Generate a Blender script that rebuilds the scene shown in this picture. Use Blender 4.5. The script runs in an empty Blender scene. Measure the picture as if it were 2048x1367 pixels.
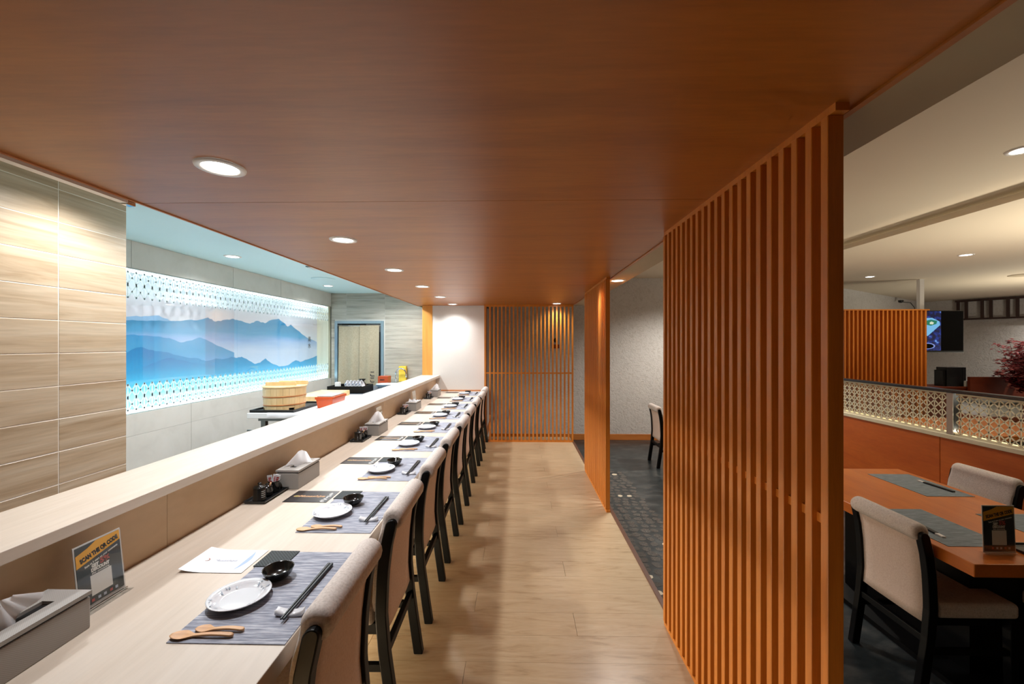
import bpy, bmesh, math, random
from mathutils import Vector, Matrix
R = math.radians
random.seed(7)
sc = bpy.context.scene
COL = sc.collection

# ------------------------------------------------------------------ camera, light, exposure
cam = bpy.data.cameras.new('camera')
cam.sensor_width = 36.0
cam.lens = 824.0 / 2048.0 * 36.0
cam.shift_y = 2.5 / 2048.0
cam.shift_x = 3.0 / 2048.0
cam.clip_start = 0.02
co = bpy.data.objects.new('camera', cam)
co.location = (0, 0, 1.5)
co.rotation_euler = (R(90), 0, math.atan(0.0206))
COL.objects.link(co)
sc.camera = co
w = bpy.data.worlds.new('world')
sc.world = w
w.use_nodes = True
w.node_tree.nodes['Background'].inputs[0].default_value = (0.5, 0.48, 0.45, 1)
w.node_tree.nodes['Background'].inputs[1].default_value = 0.02
sc.view_settings.view_transform = 'Standard'
sc.view_settings.look = 'None'
sc.view_settings.gamma = 1.0
sc.view_settings.use_curve_mapping = False
sc.view_settings.exposure = 0.0

P_AISLE, P_KITCHEN, P_DINING = 49.0, 70.0, 30.0
WARM, COOL, NEUT = (1.0, 0.93, 0.84), (0.92, 0.97, 1.0), (0.985, 0.99, 1.0)

# ------------------------------------------------------------------ helpers
def lin(c):
    return tuple(((v / 255.0) / 12.92 if v <= 10 else (((v / 255.0) + 0.055) / 1.055) ** 2.4) for v in c) + (1.0,)

class MB:
    """collects shapes and links them as one mesh object"""
    def __init__(s):
        s.v, s.f, s.sm = [], [], []
    def add(s, vs, fs, smooth=False):
        o = len(s.v)
        s.v += [tuple(v) for v in vs]
        s.f += [tuple(i + o for i in f) for f in fs]
        s.sm += [smooth] * len(fs)
        return s
    def box(s, x0, x1, y0, y1, z0, z1):
        return s.add([(x0, y0, z0), (x1, y0, z0), (x1, y1, z0), (x0, y1, z0), (x0, y0, z1), (x1, y0, z1), (x1, y1, z1), (x0, y1, z1)],
                     [(0, 3, 2, 1), (4, 5, 6, 7), (0, 1, 5, 4), (1, 2, 6, 5), (2, 3, 7, 6), (3, 0, 4, 7)])
    def loft(s, secs, closed=True, caps=True, smooth=True):
        n = len(secs[0])
        vs = [p for q in secs for p in q]
        fs = []
        for i in range(len(secs) - 1):
            for j in range(n if closed else n - 1):
                k = (j + 1) % n
                fs.append((i * n + j, i * n + k, (i + 1) * n + k, (i + 1) * n + j))
        s.add(vs, fs, smooth)
        if caps and closed:
            o = len(s.v) - len(vs)
            s.f += [tuple(o + j for j in reversed(range(n))), tuple(o + (len(secs) - 1) * n + j for j in range(n))]
            s.sm += [False, False]
        return s
    def tube(s, pts, r, n=8, smooth=True):
        pts = [Vector(p) for p in pts]
        rr = r if isinstance(r, (list, tuple)) else [r] * len(pts)
        secs = []
        for i, p in enumerate(pts):
            t = (pts[min(i + 1, len(pts) - 1)] - pts[max(i - 1, 0)]).normalized()
            a = Vector((0, 0, 1)) if abs(t.z) < 0.9 else Vector((1, 0, 0))
            u = t.cross(a).normalized(); q = t.cross(u)
            secs.append([p + (u * math.cos(2 * math.pi * k / n) + q * math.sin(2 * math.pi * k / n)) * rr[i] for k in range(n)])
        return s.loft(secs, smooth=smooth)
    def lathe(s, prof, n=24, c=(0, 0, 0), sx=1, sy=1, caps=True):
        secs = [[(c[0] + r * sx * math.cos(2 * math.pi * k / n), c[1] + r * sy * math.sin(2 * math.pi * k / n), c[2] + z) for k in range(n)] for r, z in prof]
        return s.loft(secs, caps=caps)
    def prism(s, pts, axis, a, b):
        """polygon pts (two coords) extruded along axis from a to b"""
        def P(p, t):
            return {'x': (t, p[0], p[1]), 'y': (p[0], t, p[1]), 'z': (p[0], p[1], t)}[axis]
        n = len(pts)
        s.add([P(p, a) for p in pts] + [P(p, b) for p in pts],
              [tuple(range(n - 1, -1, -1)), tuple(range(n, 2 * n))] + [(i, (i + 1) % n, n + (i + 1) % n, n + i) for i in range(n)])
        return s
    def mesh(s, name, m, bevel=0, seg=2, recalc=True):
        me = bpy.data.meshes.new(name)
        me.from_pydata(s.v, [], s.f)
        for p, q in zip(me.polygons, s.sm):
            p.use_smooth = q
        bm = bmesh.new(); bm.from_mesh(me)
        if recalc:
            bmesh.ops.recalc_face_normals(bm, faces=bm.faces)
        if bevel:
            es = [e for e in bm.edges if len(e.link_faces) == 2 and e.calc_face_angle(0) > 0.6]
            bmesh.ops.bevel(bm, geom=es, offset=bevel, segments=seg, affect='EDGES', profile=0.5)
        bm.to_mesh(me); bm.free()
        if m: me.materials.append(m)
        return me
    def build(s, name, m, parent=None, loc=None, bevel=0, seg=2, recalc=True):
        return link(name, s.mesh(name, m, bevel, seg, recalc), parent, loc)

def link(name, me, parent=None, loc=None, rotz=0):
    o = bpy.data.objects.new(name, me)
    COL.objects.link(o)
    if parent: o.parent = parent
    if loc: o.location = loc
    if rotz: o.rotation_euler = (0, 0, rotz)
    return o

def tag(o, label, cat, group=None, kind=None):
    o['label'] = label; o['category'] = cat
    if group: o['group'] = group
    if kind: o['kind'] = kind
    return o

def thing(name, label, cat, loc=(0, 0, 0), rotz=0, group=None):
    o = bpy.data.objects.new(name, None)
    o.empty_display_size = 0.05
    COL.objects.link(o)
    o.location = loc; o.rotation_euler = (0, 0, rotz)
    return tag(o, label, cat, group)

def struct(o):
    o['kind'] = 'structure'
    return o

def dup(root, loc, label, rotz=None):
    r = root.copy(); COL.objects.link(r)
    r.location = loc; r['label'] = label
    if rotz is not None: r.rotation_euler = (0, 0, rotz)
    for ch in list(root.children):
        c = ch.copy(); COL.objects.link(c); c.parent = r
        for g in list(ch.children):
            d = g.copy(); COL.objects.link(d); d.parent = c
    return r

# ------------------------------------------------------------------ materials
class NT:
    def __init__(s, name):
        s.m = bpy.data.materials.new(name); s.m.use_nodes = True
        s.t = s.m.node_tree; s.n = s.t.nodes; s.b = s.n['Principled BSDF']; s.out = s.n['Material Output']
    def new(s, ty, **kw):
        n = s.n.new(ty)
        for k, v in kw.items(): setattr(n, k, v)
        return n
    def l(s, a, b): s.t.links.new(a, b)

def plain(name, c, rough=0.5, metal=0.0, spec=0.5, coat=0.0):
    t = NT(name)
    t.b.inputs['Base Color'].default_value = lin(c)
    t.b.inputs['Roughness'].default_value = rough
    t.b.inputs['Metallic'].default_value = metal
    t.b.inputs['Specular IOR Level'].default_value = spec
    t.b.inputs['Coat Weight'].default_value = coat
    return t.m

def emit(name, c, st):
    t = NT(name)
    t.b.inputs['Base Color'].default_value = (0.0, 0.0, 0.0, 1)
    t.b.inputs['Emission Color'].default_value = lin(c)
    t.b.inputs['Emission Strength'].default_value = st
    return t.m

def grain(name, cols, scale=(1, 1, 1), base=4.0, rough=0.45, spec=0.5, bump=0.0, rand=True, detail=5, dist=0.4, pos=(0.25, 0.5, 0.75), coat=0.0, fine=None):
    """stretched noise through a colour ramp: wood, stone, cloth"""
    t = NT(name)
    tc = t.new('ShaderNodeTexCoord'); mp = t.new('ShaderNodeMapping')
    mp.inputs['Scale'].default_value = scale
    src = tc.outputs['Object']
    if rand:
        oi = t.new('ShaderNodeObjectInfo'); mu = t.new('ShaderNodeMath', operation='MULTIPLY'); mu.inputs[1].default_value = 37.0
        t.l(oi.outputs['Random'], mu.inputs[0])
        va = t.new('ShaderNodeVectorMath', operation='ADD')
        t.l(src, va.inputs[0]); t.l(mu.outputs[0], va.inputs[1]); src = va.outputs[0]
    t.l(src, mp.inputs['Vector'])
    no = t.new('ShaderNodeTexNoise'); no.inputs['Scale'].default_value = base; no.inputs['Detail'].default_value = detail
    no.inputs['Distortion'].default_value = dist; no.inputs['Roughness'].default_value = 0.6
    t.l(mp.outputs[0], no.inputs['Vector'])
    cr = t.new('ShaderNodeValToRGB')
    for i, c in enumerate(cols):
        if i < 2: e = cr.color_ramp.elements[i]
        else: e = cr.color_ramp.elements.new(1.0)
        e.color = lin(c)
    for i, c in enumerate(cols):
        cr.color_ramp.elements[i].position = pos[i] if len(cols) == len(pos) else 0.3 + 0.4 * i / max(1, len(cols) - 1)
        cr.color_ramp.elements[i].color = lin(c)
    t.l(no.outputs['Fac'], cr.inputs['Fac'])
    outc = cr.outputs['Color']
    if fine:
        n2 = t.new('ShaderNodeTexNoise'); n2.inputs['Scale'].default_value = fine[0]; n2.inputs['Detail'].default_value = 3
        t.l(mp.outputs[0], n2.inputs['Vector'])
        mr = t.new('ShaderNodeMapRange'); mr.inputs['From Min'].default_value = 0.3; mr.inputs['From Max'].default_value = 0.7
        mr.inputs['To Min'].default_value = 1 - fine[1]; mr.inputs['To Max'].default_value = 1 + fine[1] * 0.4
        t.l(n2.outputs['Fac'], mr.inputs['Value'])
        mx = t.new('ShaderNodeMix', data_type='RGBA', blend_type='MULTIPLY'); mx.inputs[0].default_value = 1.0
        t.l(outc, mx.inputs[6]); t.l(mr.outputs[0], mx.inputs[7]); outc = mx.outputs[2]
    t.l(outc, t.b.inputs['Base Color'])
    t.b.inputs['Roughness'].default_value = rough
    t.b.inputs['Specular IOR Level'].default_value = spec
    t.b.inputs['Coat Weight'].default_value = coat
    if bump:
        bp = t.new('ShaderNodeBump'); bp.inputs['Strength'].default_value = bump; bp.inputs['Distance'].default_value = 0.004
        t.l(no.outputs['Fac'], bp.inputs['Height']); t.l(bp.outputs[0], t.b.inputs['Normal'])
    return t.m

def glass(name, tint=(245, 250, 250), refl=0.06, top=0.6):
    t = NT(name)
    tr = t.new('ShaderNodeBsdfTransparent'); tr.inputs[0].default_value = lin(tint)
    gl = t.new('ShaderNodeBsdfGlossy'); gl.inputs['Roughness'].default_value = 0.02
    lw = t.new('ShaderNodeLayerWeight'); lw.inputs['Blend'].default_value = 0.25
    mr = t.new('ShaderNodeMapRange'); mr.inputs['To Min'].default_value = refl * 0.6; mr.inputs['To Max'].default_value = top
    t.l(lw.outputs['Fresnel'], mr.inputs['Value'])
    mx = t.new('ShaderNodeMixShader')
    t.l(mr.outputs[0], mx.inputs[0]); t.l(tr.outputs[0], mx.inputs[1]); t.l(gl.outputs[0], mx.inputs[2])
    t.l(mx.outputs[0], t.out.inputs['Surface'])
    return t.m

def vgrad(name, stops, z0, z1, rough=0.6):
    """printed vertical colour blend (object z)"""
    t = NT(name)
    tc = t.new('ShaderNodeTexCoord'); sp = t.new('ShaderNodeSeparateXYZ'); t.l(tc.outputs['Object'], sp.inputs[0])
    no = t.new('ShaderNodeTexNoise'); no.inputs['Scale'].default_value = 3.0; no.inputs['Detail'].default_value = 6
    mp = t.new('ShaderNodeMapping'); mp.inputs['Scale'].default_value = (1, 0.5, 3); t.l(tc.outputs['Object'], mp.inputs[0]); t.l(mp.outputs[0], no.inputs['Vector'])
    ad = t.new('ShaderNodeMath', operation='MULTIPLY_ADD'); ad.inputs[1].default_value = 0.12; t.l(no.outputs['Fac'], ad.inputs[0]); t.l(sp.outputs['Z'], ad.inputs[2])
    mr = t.new('ShaderNodeMapRange'); mr.inputs['From Min'].default_value = z0 + 0.06; mr.inputs['From Max'].default_value = z1 + 0.06
    t.l(ad.outputs[0], mr.inputs['Value'])
    cr = t.new('ShaderNodeValToRGB')
    while len(cr.color_ramp.elements) < len(stops): cr.color_ramp.elements.new(1.0)
    for e, (p, c) in zip(cr.color_ramp.elements, stops): e.position = p; e.color = lin(c)
    t.l(mr.outputs[0], cr.inputs[0]); t.l(cr.outputs[0], t.b.inputs['Base Color'])
    t.b.inputs['Roughness'].default_value = rough
    return t.m

def plaster(name, c, c2, scale=34.0, strength=0.6):
    t = NT(name)
    tc = t.new('ShaderNodeTexCoord')
    no = t.new('ShaderNodeTexNoise'); no.inputs['Scale'].default_value = scale; no.inputs['Detail'].default_value = 6; no.inputs['Distortion'].default_value = 1.2
    t.l(tc.outputs['Object'], no.inputs['Vector'])
    cr = t.new('ShaderNodeValToRGB'); cr.color_ramp.elements[0].color = lin(c2); cr.color_ramp.elements[1].color = lin(c)
    cr.color_ramp.elements[0].position = 0.32; cr.color_ramp.elements[1].position = 0.52
    t.l(no.outputs['Fac'], cr.inputs[0]); t.l(cr.outputs[0], t.b.inputs['Base Color'])
    bp = t.new('ShaderNodeBump'); bp.inputs['Strength'].default_value = strength; bp.inputs['Distance'].default_value = 0.012
    t.l(no.outputs['Fac'], bp.inputs['Height']); t.l(bp.outputs[0], t.b.inputs['Normal'])
    t.b.inputs['Roughness'].default_value = 0.85
    return t.m

def woven(name, c1, c2, sx, sy, rough=0.8, bump=0.4):
    """checker-like weave"""
    t = NT(name)
    tc = t.new('ShaderNodeTexCoord'); mp = t.new('ShaderNodeMapping'); mp.inputs['Scale'].default_value = (sx, sy, sx)
    t.l(tc.outputs['Object'], mp.inputs[0])
    ck = t.new('ShaderNodeTexChecker'); ck.inputs['Scale'].default_value = 1.0
    ck.inputs['Color1'].default_value = lin(c1); ck.inputs['Color2'].default_value = lin(c2)
    t.l(mp.outputs[0], ck.inputs['Vector']); t.l(ck.outputs['Color'], t.b.inputs['Base Color'])
    t.b.inputs['Roughness'].default_value = rough
    if bump:
        bp = t.new('ShaderNodeBump'); bp.inputs['Strength'].default_value = bump; bp.inputs['Distance'].default_value = 0.001
        t.l(ck.outputs['Fac'], bp.inputs['Height']); t.l(bp.outputs[0], t.b.inputs['Normal'])
    return t.m

M = {}
M['ceil_wood'] = grain('ceiling veneer', [(150, 86, 24), (166, 98, 29), (176, 107, 34)], (0.35, 3.0, 1), 3.0, rough=0.40, spec=0.7, fine=(30, 0.10))
M['slat'] = grain('slat wood', [(184, 106, 33), (200, 120, 40), (210, 130, 47)], (6, 6, 0.4), 5.0, rough=0.42, fine=(40, 0.08))
M['edge_wood'] = grain('edge wood', [(176, 112, 66), (190, 126, 78), (200, 136, 88)], (3, 0.4, 3), 4.0, rough=0.5)
M['post_wood'] = grain('post wood', [(206, 138, 58), (216, 150, 68), (222, 158, 76)], (6, 6, 0.4), 4.0, rough=0.5)
M['base_wood'] = grain('baseboard wood', [(176, 104, 44), (192, 118, 54), (200, 128, 62)], (0.5, 3, 3), 4.0, rough=0.5)
M['beech'] = grain('pale laminate', [(192, 177, 160), (200, 186, 170), (206, 194, 180)], (3.5, 0.35, 3), 4.0, rough=0.42, spec=0.4, rand=False, fine=(22, 0.05))
M['beech_shaded'] = grain('shaded laminate', [(196, 166, 130), (204, 175, 140), (209, 182, 148)], (3, 0.5, 1.2), 4.0, rough=0.45, spec=0.4, rand=False, fine=(22, 0.05))  # same laminate as the worktop; its weaker light put into browner colour
M['panel_dark'] = grain('counter front wood', [(120, 66, 34), (136, 78, 42), (146, 86, 48)], (3, 0.5, 3), 4.0, rough=0.5)
M['plank'] = grain('floor plank', [(158, 132, 99), (184, 158, 124), (194, 171, 139)], (0.8, 5.5, 1), 3.0, rough=0.3, spec=0.5, detail=8, dist=1.6, pos=(0.26, 0.44, 0.7), fine=(26, 0.07))
M['groove'] = plain('plank joint', (158, 134, 103), 0.8)
M['tile_wood'] = grain('wood look tile', [(166, 140, 108), (198, 176, 148), (212, 196, 172)], (1, 0.55, 9), 1.7, rough=0.35, detail=8, dist=0.7, pos=(0.28, 0.48, 0.7), fine=(9, 0.12))
M['tile_grey'] = grain('grey wood look tile', [(140, 137, 126), (176, 171, 158), (190, 186, 174)], (0.6, 1, 9), 1.8, rough=0.4, detail=8, dist=0.6, pos=(0.28, 0.5, 0.72), fine=(9, 0.10))
M['grout'] = plain('pale grout', (240, 234, 222), 0.9)
M['grout_grey'] = plain('grey grout', (196, 196, 190), 0.9)
M['tile_plain'] = grain('matt grey tile', [(202, 199, 192), (210, 207, 200), (214, 211, 205)], (1, 1, 1), 5.0, rough=0.45, detail=3)
M['tile_joint'] = plain('dark tile joint', (140, 138, 132), 0.9)
M['teal'] = plain('pale teal finish', (204, 236, 241), 0.5, spec=0.6)  # even pale teal for the kitchen ceiling parts
M['white_wall'] = plaster('white wallpaper', (212, 208, 202), (207, 202, 196), 160, 0.15)
M['grey_wall'] = plaster('grey textured plaster', (200, 198, 195), (186, 183, 179), 22, 0.8)
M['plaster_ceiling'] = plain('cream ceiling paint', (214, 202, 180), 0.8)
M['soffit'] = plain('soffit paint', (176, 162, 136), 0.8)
M['dark_floor'] = grain('dark slate', [(24, 30, 32), (46, 52, 53), (92, 92, 88)], (1.0, 1.6, 1), 5.0, rough=0.32, detail=8, dist=0.6, pos=(0.3, 0.52, 0.8), rand=False)
M['stone'] = grain('slate stone', [(40, 43, 43), (74, 71, 67), (116, 107, 97)], (1, 1, 1), 6.0, rough=0.25, detail=6)
M['stone_pale'] = grain('cream pebble', [(196, 178, 150), (214, 200, 172), (222, 210, 188)], (1, 1, 1), 9.0, rough=0.4)
M['threshold'] = plain('brown threshold strip', (92, 58, 40), 0.45)
M['fabric'] = grain('grey beige upholstery', [(186, 175, 167), (208, 198, 190), (220, 211, 204)], (1, 1, 1), 140.0, rough=0.95, spec=0.1, detail=3, bump=0.25)
M['fabric_tan'] = grain('tan upholstery', [(204, 182, 168), (216, 196, 182), (222, 204, 192)], (1, 1, 1), 150.0, rough=0.95, spec=0.1, detail=3, bump=0.2)
M['black_wood'] = plain('black lacquer', (5, 5, 5), 0.45, spec=0.22)
M['mat'] = grain('woven placemat', [(98, 102, 116), (146, 150, 163), (190, 192, 200)], (6, 70, 1), 2.4, rough=0.8, detail=8, dist=0.1, pos=(0.30, 0.5, 0.68), bump=0.3)
M['mat_dark'] = grain('slate blue placemat', [(86, 94, 98), (112, 121, 124), (136, 143, 146)], (6, 70, 1), 2.4, rough=0.85, detail=8, dist=0.1, pos=(0.30, 0.5, 0.68), bump=0.3)
M['coaster'] = woven('black woven coaster', (24, 30, 32), (58, 66, 68), 180, 180)
M['porcelain'] = plain('white porcelain', (214, 215, 219), 0.08, spec=0.6)
M['plate_print'] = plain('blue grey print', (150, 163, 176), 0.2)
M['black_glaze'] = plain('black glaze', (26, 27, 26), 0.16, spec=0.6)
M['black_plastic'] = plain('black plastic', (18, 18, 19), 0.35)
M['chopstick'] = plain('black chopstick', (10, 14, 17), 0.42, spec=0.35)
M['spoon'] = grain('spoon wood', [(186, 138, 96), (206, 160, 116), (214, 172, 130)], (1, 4, 1), 12.0, rough=0.55)
M['menu_black'] = plain('black menu card', (36, 32, 33), 0.3)
M['menu_white'] = plain('white menu card', (226, 228, 234), 0.3)
M['ink_gold'] = plain('gold ink', (184, 140, 96), 0.5)
M['ink_red'] = plain('red ink', (170, 44, 36), 0.5)
M['ink_green'] = plain('green ink', (130, 140, 40), 0.5)
M['ink_blue'] = plain('pale blue ink', (150, 172, 214), 0.5)
M['ink_grey'] = plain('grey ink', (170, 176, 190), 0.5)
M['ink_white'] = plain('white ink', (216, 212, 206), 0.5)
M['ink_black'] = plain('black ink', (18, 18, 20), 0.5)
M['ink_silver'] = plain('silver print', (176, 176, 174), 0.4)
M['ink_pink'] = plain('brick red ink', (168, 70, 66), 0.5)
M['card_dark'] = plain('charcoal card', (48, 54, 56), 0.25)
M['card_yellow'] = plain('yellow band', (232, 166, 36), 0.35)
M['card_cream'] = grain('brown cream picture', [(120, 92, 60), (186, 160, 122), (226, 212, 186)], (1, 14, 6), 2.0, rough=0.3)
M['card_pale'] = plain('pale card', (206, 196, 180), 0.3)
M['acrylic'] = glass('clear acrylic', (252, 253, 253), 0.02, 0.16)
M['acrylic_edge'] = plain('acrylic edge', (208, 204, 200), 0.15)
M['box_fabric'] = woven('grey woven cover', (164, 160, 155), (152, 147, 141), 420, 420, 0.75, 0.12)

M['hinoki'] = grain('pale cypress', [(214, 178, 122), (226, 194, 142), (234, 206, 160)], (5, 5, 0.5), 3.0, rough=0.5)
M['hoop'] = plain('copper hoop', (190, 120, 70), 0.35, metal=0.6)
M['cloth_white'] = plain('white sheet', (232, 232, 232), 0.8)
M['steel'] = plain('brushed steel', (190, 194, 196), 0.28, metal=1.0)
M['steel_grey'] = plain('grey steel leg', (120, 128, 128), 0.4, metal=0.6)
M['chrome'] = plain('chrome', (220, 222, 225), 0.08, metal=1.0)
M['alu'] = plain('aluminium', (180, 182, 182), 0.35, metal=1.0)
M['orange'] = plain('orange lacquer', (196, 76, 22), 0.3)
M['orange_dark'] = plain('vermilion lacquer', (170, 70, 30), 0.4)
M['lid_grey'] = plain('grey lid', (170, 172, 168), 0.3)
M['yellow_box'] = plain('yellow carton', (236, 206, 70), 0.5)
M['linen'] = grain('linen', [(146, 136, 114), (164, 154, 131), (174, 164, 142)], (1, 1, 1), 60.0, rough=0.95, spec=0.1, detail=4)
M['door_metal'] = plain('brushed door frame', (150, 168, 176), 0.3, metal=0.7)
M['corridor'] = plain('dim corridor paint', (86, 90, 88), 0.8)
M['white_paint'] = plain('white paint', (232, 232, 230), 0.5)
M['white_plastic'] = plain('white trim ring', (228, 226, 222), 0.4)
M['lens'] = emit('lamp lens', (255, 250, 242), 14.0)
M['lens_cool'] = emit('cool lamp lens', (244, 250, 255), 14.0)
M['led'] = emit('led strip', (235, 248, 255), 7.0)
M['led_warm'] = emit('warm led strip', (255, 214, 150), 2.5)
M['pane'] = glass('glass pane', (248, 252, 252), 0.04, 0.22)
def frosted(name, c):
    t = NT(name); t.b.inputs['Base Color'].default_value = lin(c); t.b.inputs['Roughness'].default_value = 0.6
    tl_ = t.new('ShaderNodeBsdfTranslucent'); tl_.inputs[0].default_value = lin(c)
    mx = t.new('ShaderNodeMixShader'); mx.inputs[0].default_value = 0.62
    t.l(t.b.outputs[0], mx.inputs[1]); t.l(tl_.outputs[0], mx.inputs[2]); t.l(mx.outputs[0], t.out.inputs['Surface'])
    return t.m
M['tissue'] = frosted('white tissue', (250, 250, 252))
M['frost'] = frosted('frosted white print', (246, 252, 252))
M['recess_white'] = plain('recess white', (226, 230, 228), 0.6)
M['recess_cream'] = plain('recess cream', (228, 216, 190), 0.6)
M['booth'] = grain('booth veneer', [(176, 82, 26), (190, 94, 32), (198, 102, 38)], (3, 0.4, 2), 3.0, rough=0.4, fine=(30, 0.08))
M['booth_red'] = grain('red brown veneer', [(120, 48, 24), (136, 58, 30), (146, 66, 36)], (1, 3, 3), 3.0, rough=0.45)
M['table_wood'] = grain('orange table veneer', [(178, 92, 30), (194, 106, 38), (202, 116, 46)], (3, 0.4, 3), 3.0, rough=0.28, spec=0.5, fine=(26, 0.08))
M['lattice'] = plain('cream lattice', (214, 206, 180), 0.5)
M['rail_dark'] = plain('dark steel rail', (92, 96, 104), 0.2, metal=0.9)
M['dark_brown'] = plain('dark brown wood', (48, 24, 18), 0.5)
M['tv_black'] = plain('glossy black screen', (6, 6, 8), 0.06, spec=0.6)
M['petal'] = grain('pink petals', [(176, 84, 94), (208, 122, 130), (224, 156, 162)], (1, 1, 1), 30.0, rough=0.7)
M['petal_dark'] = grain('deep red petals', [(96, 22, 34), (134, 40, 52), (160, 66, 76)], (1, 1, 1), 30.0, rough=0.7)
M['twig'] = plain('brown twig', (62, 42, 32), 0.8)
M['noren_ink'] = plain('indigo ink', (30, 32, 40), 0.9)
M['sea_blue'] = plain('indigo stripe', (40, 56, 110), 0.3)
M['pale_blue'] = plain('pale blue plastic', (190, 212, 226), 0.4)

# ------------------------------------------------------------------ text turned into mesh
def text_mesh(body, size, m, spacing=1.0, shear=0.0, bold=0.0):
    cu = bpy.data.curves.new('lettering', 'FONT')
    cu.body = body; cu.size = size; cu.align_x = 'CENTER'; cu.align_y = 'CENTER'
    cu.space_character = spacing; cu.shear = shear; cu.offset = bold; cu.resolution_u = 3
    ob = bpy.data.objects.new('lettering', cu); COL.objects.link(ob)
    dg = bpy.context.evaluated_depsgraph_get()
    me = bpy.data.meshes.new_from_object(ob.evaluated_get(dg))
    bpy.data.objects.remove(ob); bpy.data.curves.remove(cu)
    me.materials.clear(); me.materials.append(m)
    return me

def text(name, body, size, m, parent, origin, ux, uy, width=None, **kw):
    """lettering in the plane (ux, uy) round origin, parent coordinates"""
    me = text_mesh(body, size, m, **kw)
    ux = Vector(ux).normalized(); uy = Vector(uy).normalized(); uz = ux.cross(uy)
    if width and len(me.vertices):
        xs = [v.co.x for v in me.vertices]; k = width / max(1e-6, max(xs) - min(xs)); mid = (max(xs) + min(xs)) / 2
        for v in me.vertices: v.co.x = (v.co.x - mid) * k
    me.transform(Matrix((ux, uy, uz)).transposed().to_4x4())
    return link(name, me, parent, origin)

# ------------------------------------------------------------------ dimensions
ZC, ZK, ZD, ZD2, ZF = 2.09, 2.34, 2.663, 2.62, -0.23
XW, XE, XS = -1.60, 0.85, 1.03
YB = 6.45

# ------------------------------------------------------------------ floors
fl = struct(MB().box(-1.6, 0.812, -2.6, 6.5, -0.12, -0.006).build('floor', M['groove']))
pl = {}
def plank(x0, x1, y0, y1):
    k = (round(x1 - x0, 3), round(y1 - y0, 3))
    if k not in pl:
        pl[k] = MB().box(-k[0] / 2, k[0] / 2, -k[1] / 2, k[1] / 2, -0.006, 0).mesh('plank', M['plank'])
    link('plank', pl[k], fl, ((x0 + x1) / 2, (y0 + y1) / 2, 0))
y = -0.4; r = 0
while y < 6.45:
    cut = [-0.25, -0.75, 0.3][r % 3]
    plank(-1.3, cut - 0.0006, y, y + 0.1787); plank(cut + 0.0006, 0.812, y, y + 0.1787)
    y += 0.18; r += 1
struct(MB().box(0.812, 0.842, -2.6, 6.3, -0.23, 0.008).build('trim_1', M['threshold'], bevel=0.003))
dfl = struct(MB().box(-0.6, 12.5, -2.6, 12.0, -0.35, ZF).build('floor_dining', M['dark_floor']))
struct(MB().box(-3.6, -1.56, -2.6, 9.6, -0.12, -0.004).build('floor_kitchen', plain('grey kitchen floor', (120, 120, 116), 0.5)))
# crazy paving beside the step
random.seed(3)
stones = []
for k in range(8):
    n = random.randint(6, 8); pts = []
    for i in range(n):
        a = 2 * math.pi * i / n + random.uniform(-0.2, 0.2); q = random.uniform(0.8, 1.05)
        pts.append((math.cos(a) * q, math.sin(a) * q))
    stones.append(pts)
sm_dark = [MB().prism(p, 'z', 0, 0.0032).mesh('stone', M['stone'], bevel=0.0) for p in stones]
sm_pale = [MB().prism(p, 'z', 0, 0.0036).mesh('stone', M['stone_pale'], bevel=0.0) for p in stones]
yy = 2.2; cnt = 0
while yy < 5.6:
    xx = 0.89 + random.uniform(-0.02, 0.02)
    while xx < 1.42 and cnt < 290:
        pale = (xx < 1.06 and random.random() < 0.10) or random.random() < 0.02
        rr = random.uniform(0.028, 0.036) if pale else random.uniform(0.036, 0.05)
        o = link('stone', random.choice(sm_pale if pale else sm_dark), dfl, (xx + random.uniform(-.008, .008), yy + random.uniform(-.015, .015), ZF - 0.002), random.uniform(0, 6))
        o.scale = (rr * random.uniform(0.85, 1.1), rr * random.uniform(0.85, 1.1), 1)
        xx += 0.092; cnt += 1
    yy += 0.086

# ------------------------------------------------------------------ ceilings
ce = struct(MB().box(XW, XE, -2.6, YB + 0.05, ZC + 0.012, ZC + 0.1).build('ceiling', M['dark_brown']))
seams = [-2.6, -1.954, -0.734, 0.486, 1.706, 2.926, 4.146, 5.366, YB + 0.05]
for a, b in zip(seams, seams[1:]):
    MB().box(XW + 0.012, XE - 0.02, a + 0.0015, b - 0.0015, ZC, ZC + 0.012).build('panel', M['ceil_wood'], ce)
struct(MB().box(XW, XW + 0.0105, -2.6, YB + 0.05, ZC - 0.005, ZC + 0.1).build('trim_2', M['edge_wood']))
struct(MB().box(XE - 0.0185, XE, -2.6, YB + 0.05, ZC - 0.006, ZC + 0.09).build('trim_3', M['ceil_wood']))
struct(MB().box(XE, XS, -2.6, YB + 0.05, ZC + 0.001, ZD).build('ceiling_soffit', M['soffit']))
struct(MB().box(-3.6, XW - 0.002, -2.6, 7.0, ZK, ZK + 0.1).build('ceiling_kitchen', M['teal']))
struct(MB().box(XW - 0.002, XW, -2.6, 7.0, ZC + 0.0, ZK).build('trim_4', M['teal']))
struct(MB().box(XS, 4.05, -2.6, 7.6, ZD, ZD + 0.1).box(-0.7, XS, YB + 0.05, 7.6, ZD, ZD + 0.1).build('ceiling_dining', M['plaster_ceiling']))
struct(MB().box(3.72, 12.5, -2.6, 12.0, ZD2 - 0.05, ZD2 - 0.0).build('ceiling_dining_low', M['plaster_ceiling']))
struct(MB().box(4.05, 4.1, -2.6, 12.0, ZD2, ZD + 0.1).build('trim_5', M['plaster_ceiling']))

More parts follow.
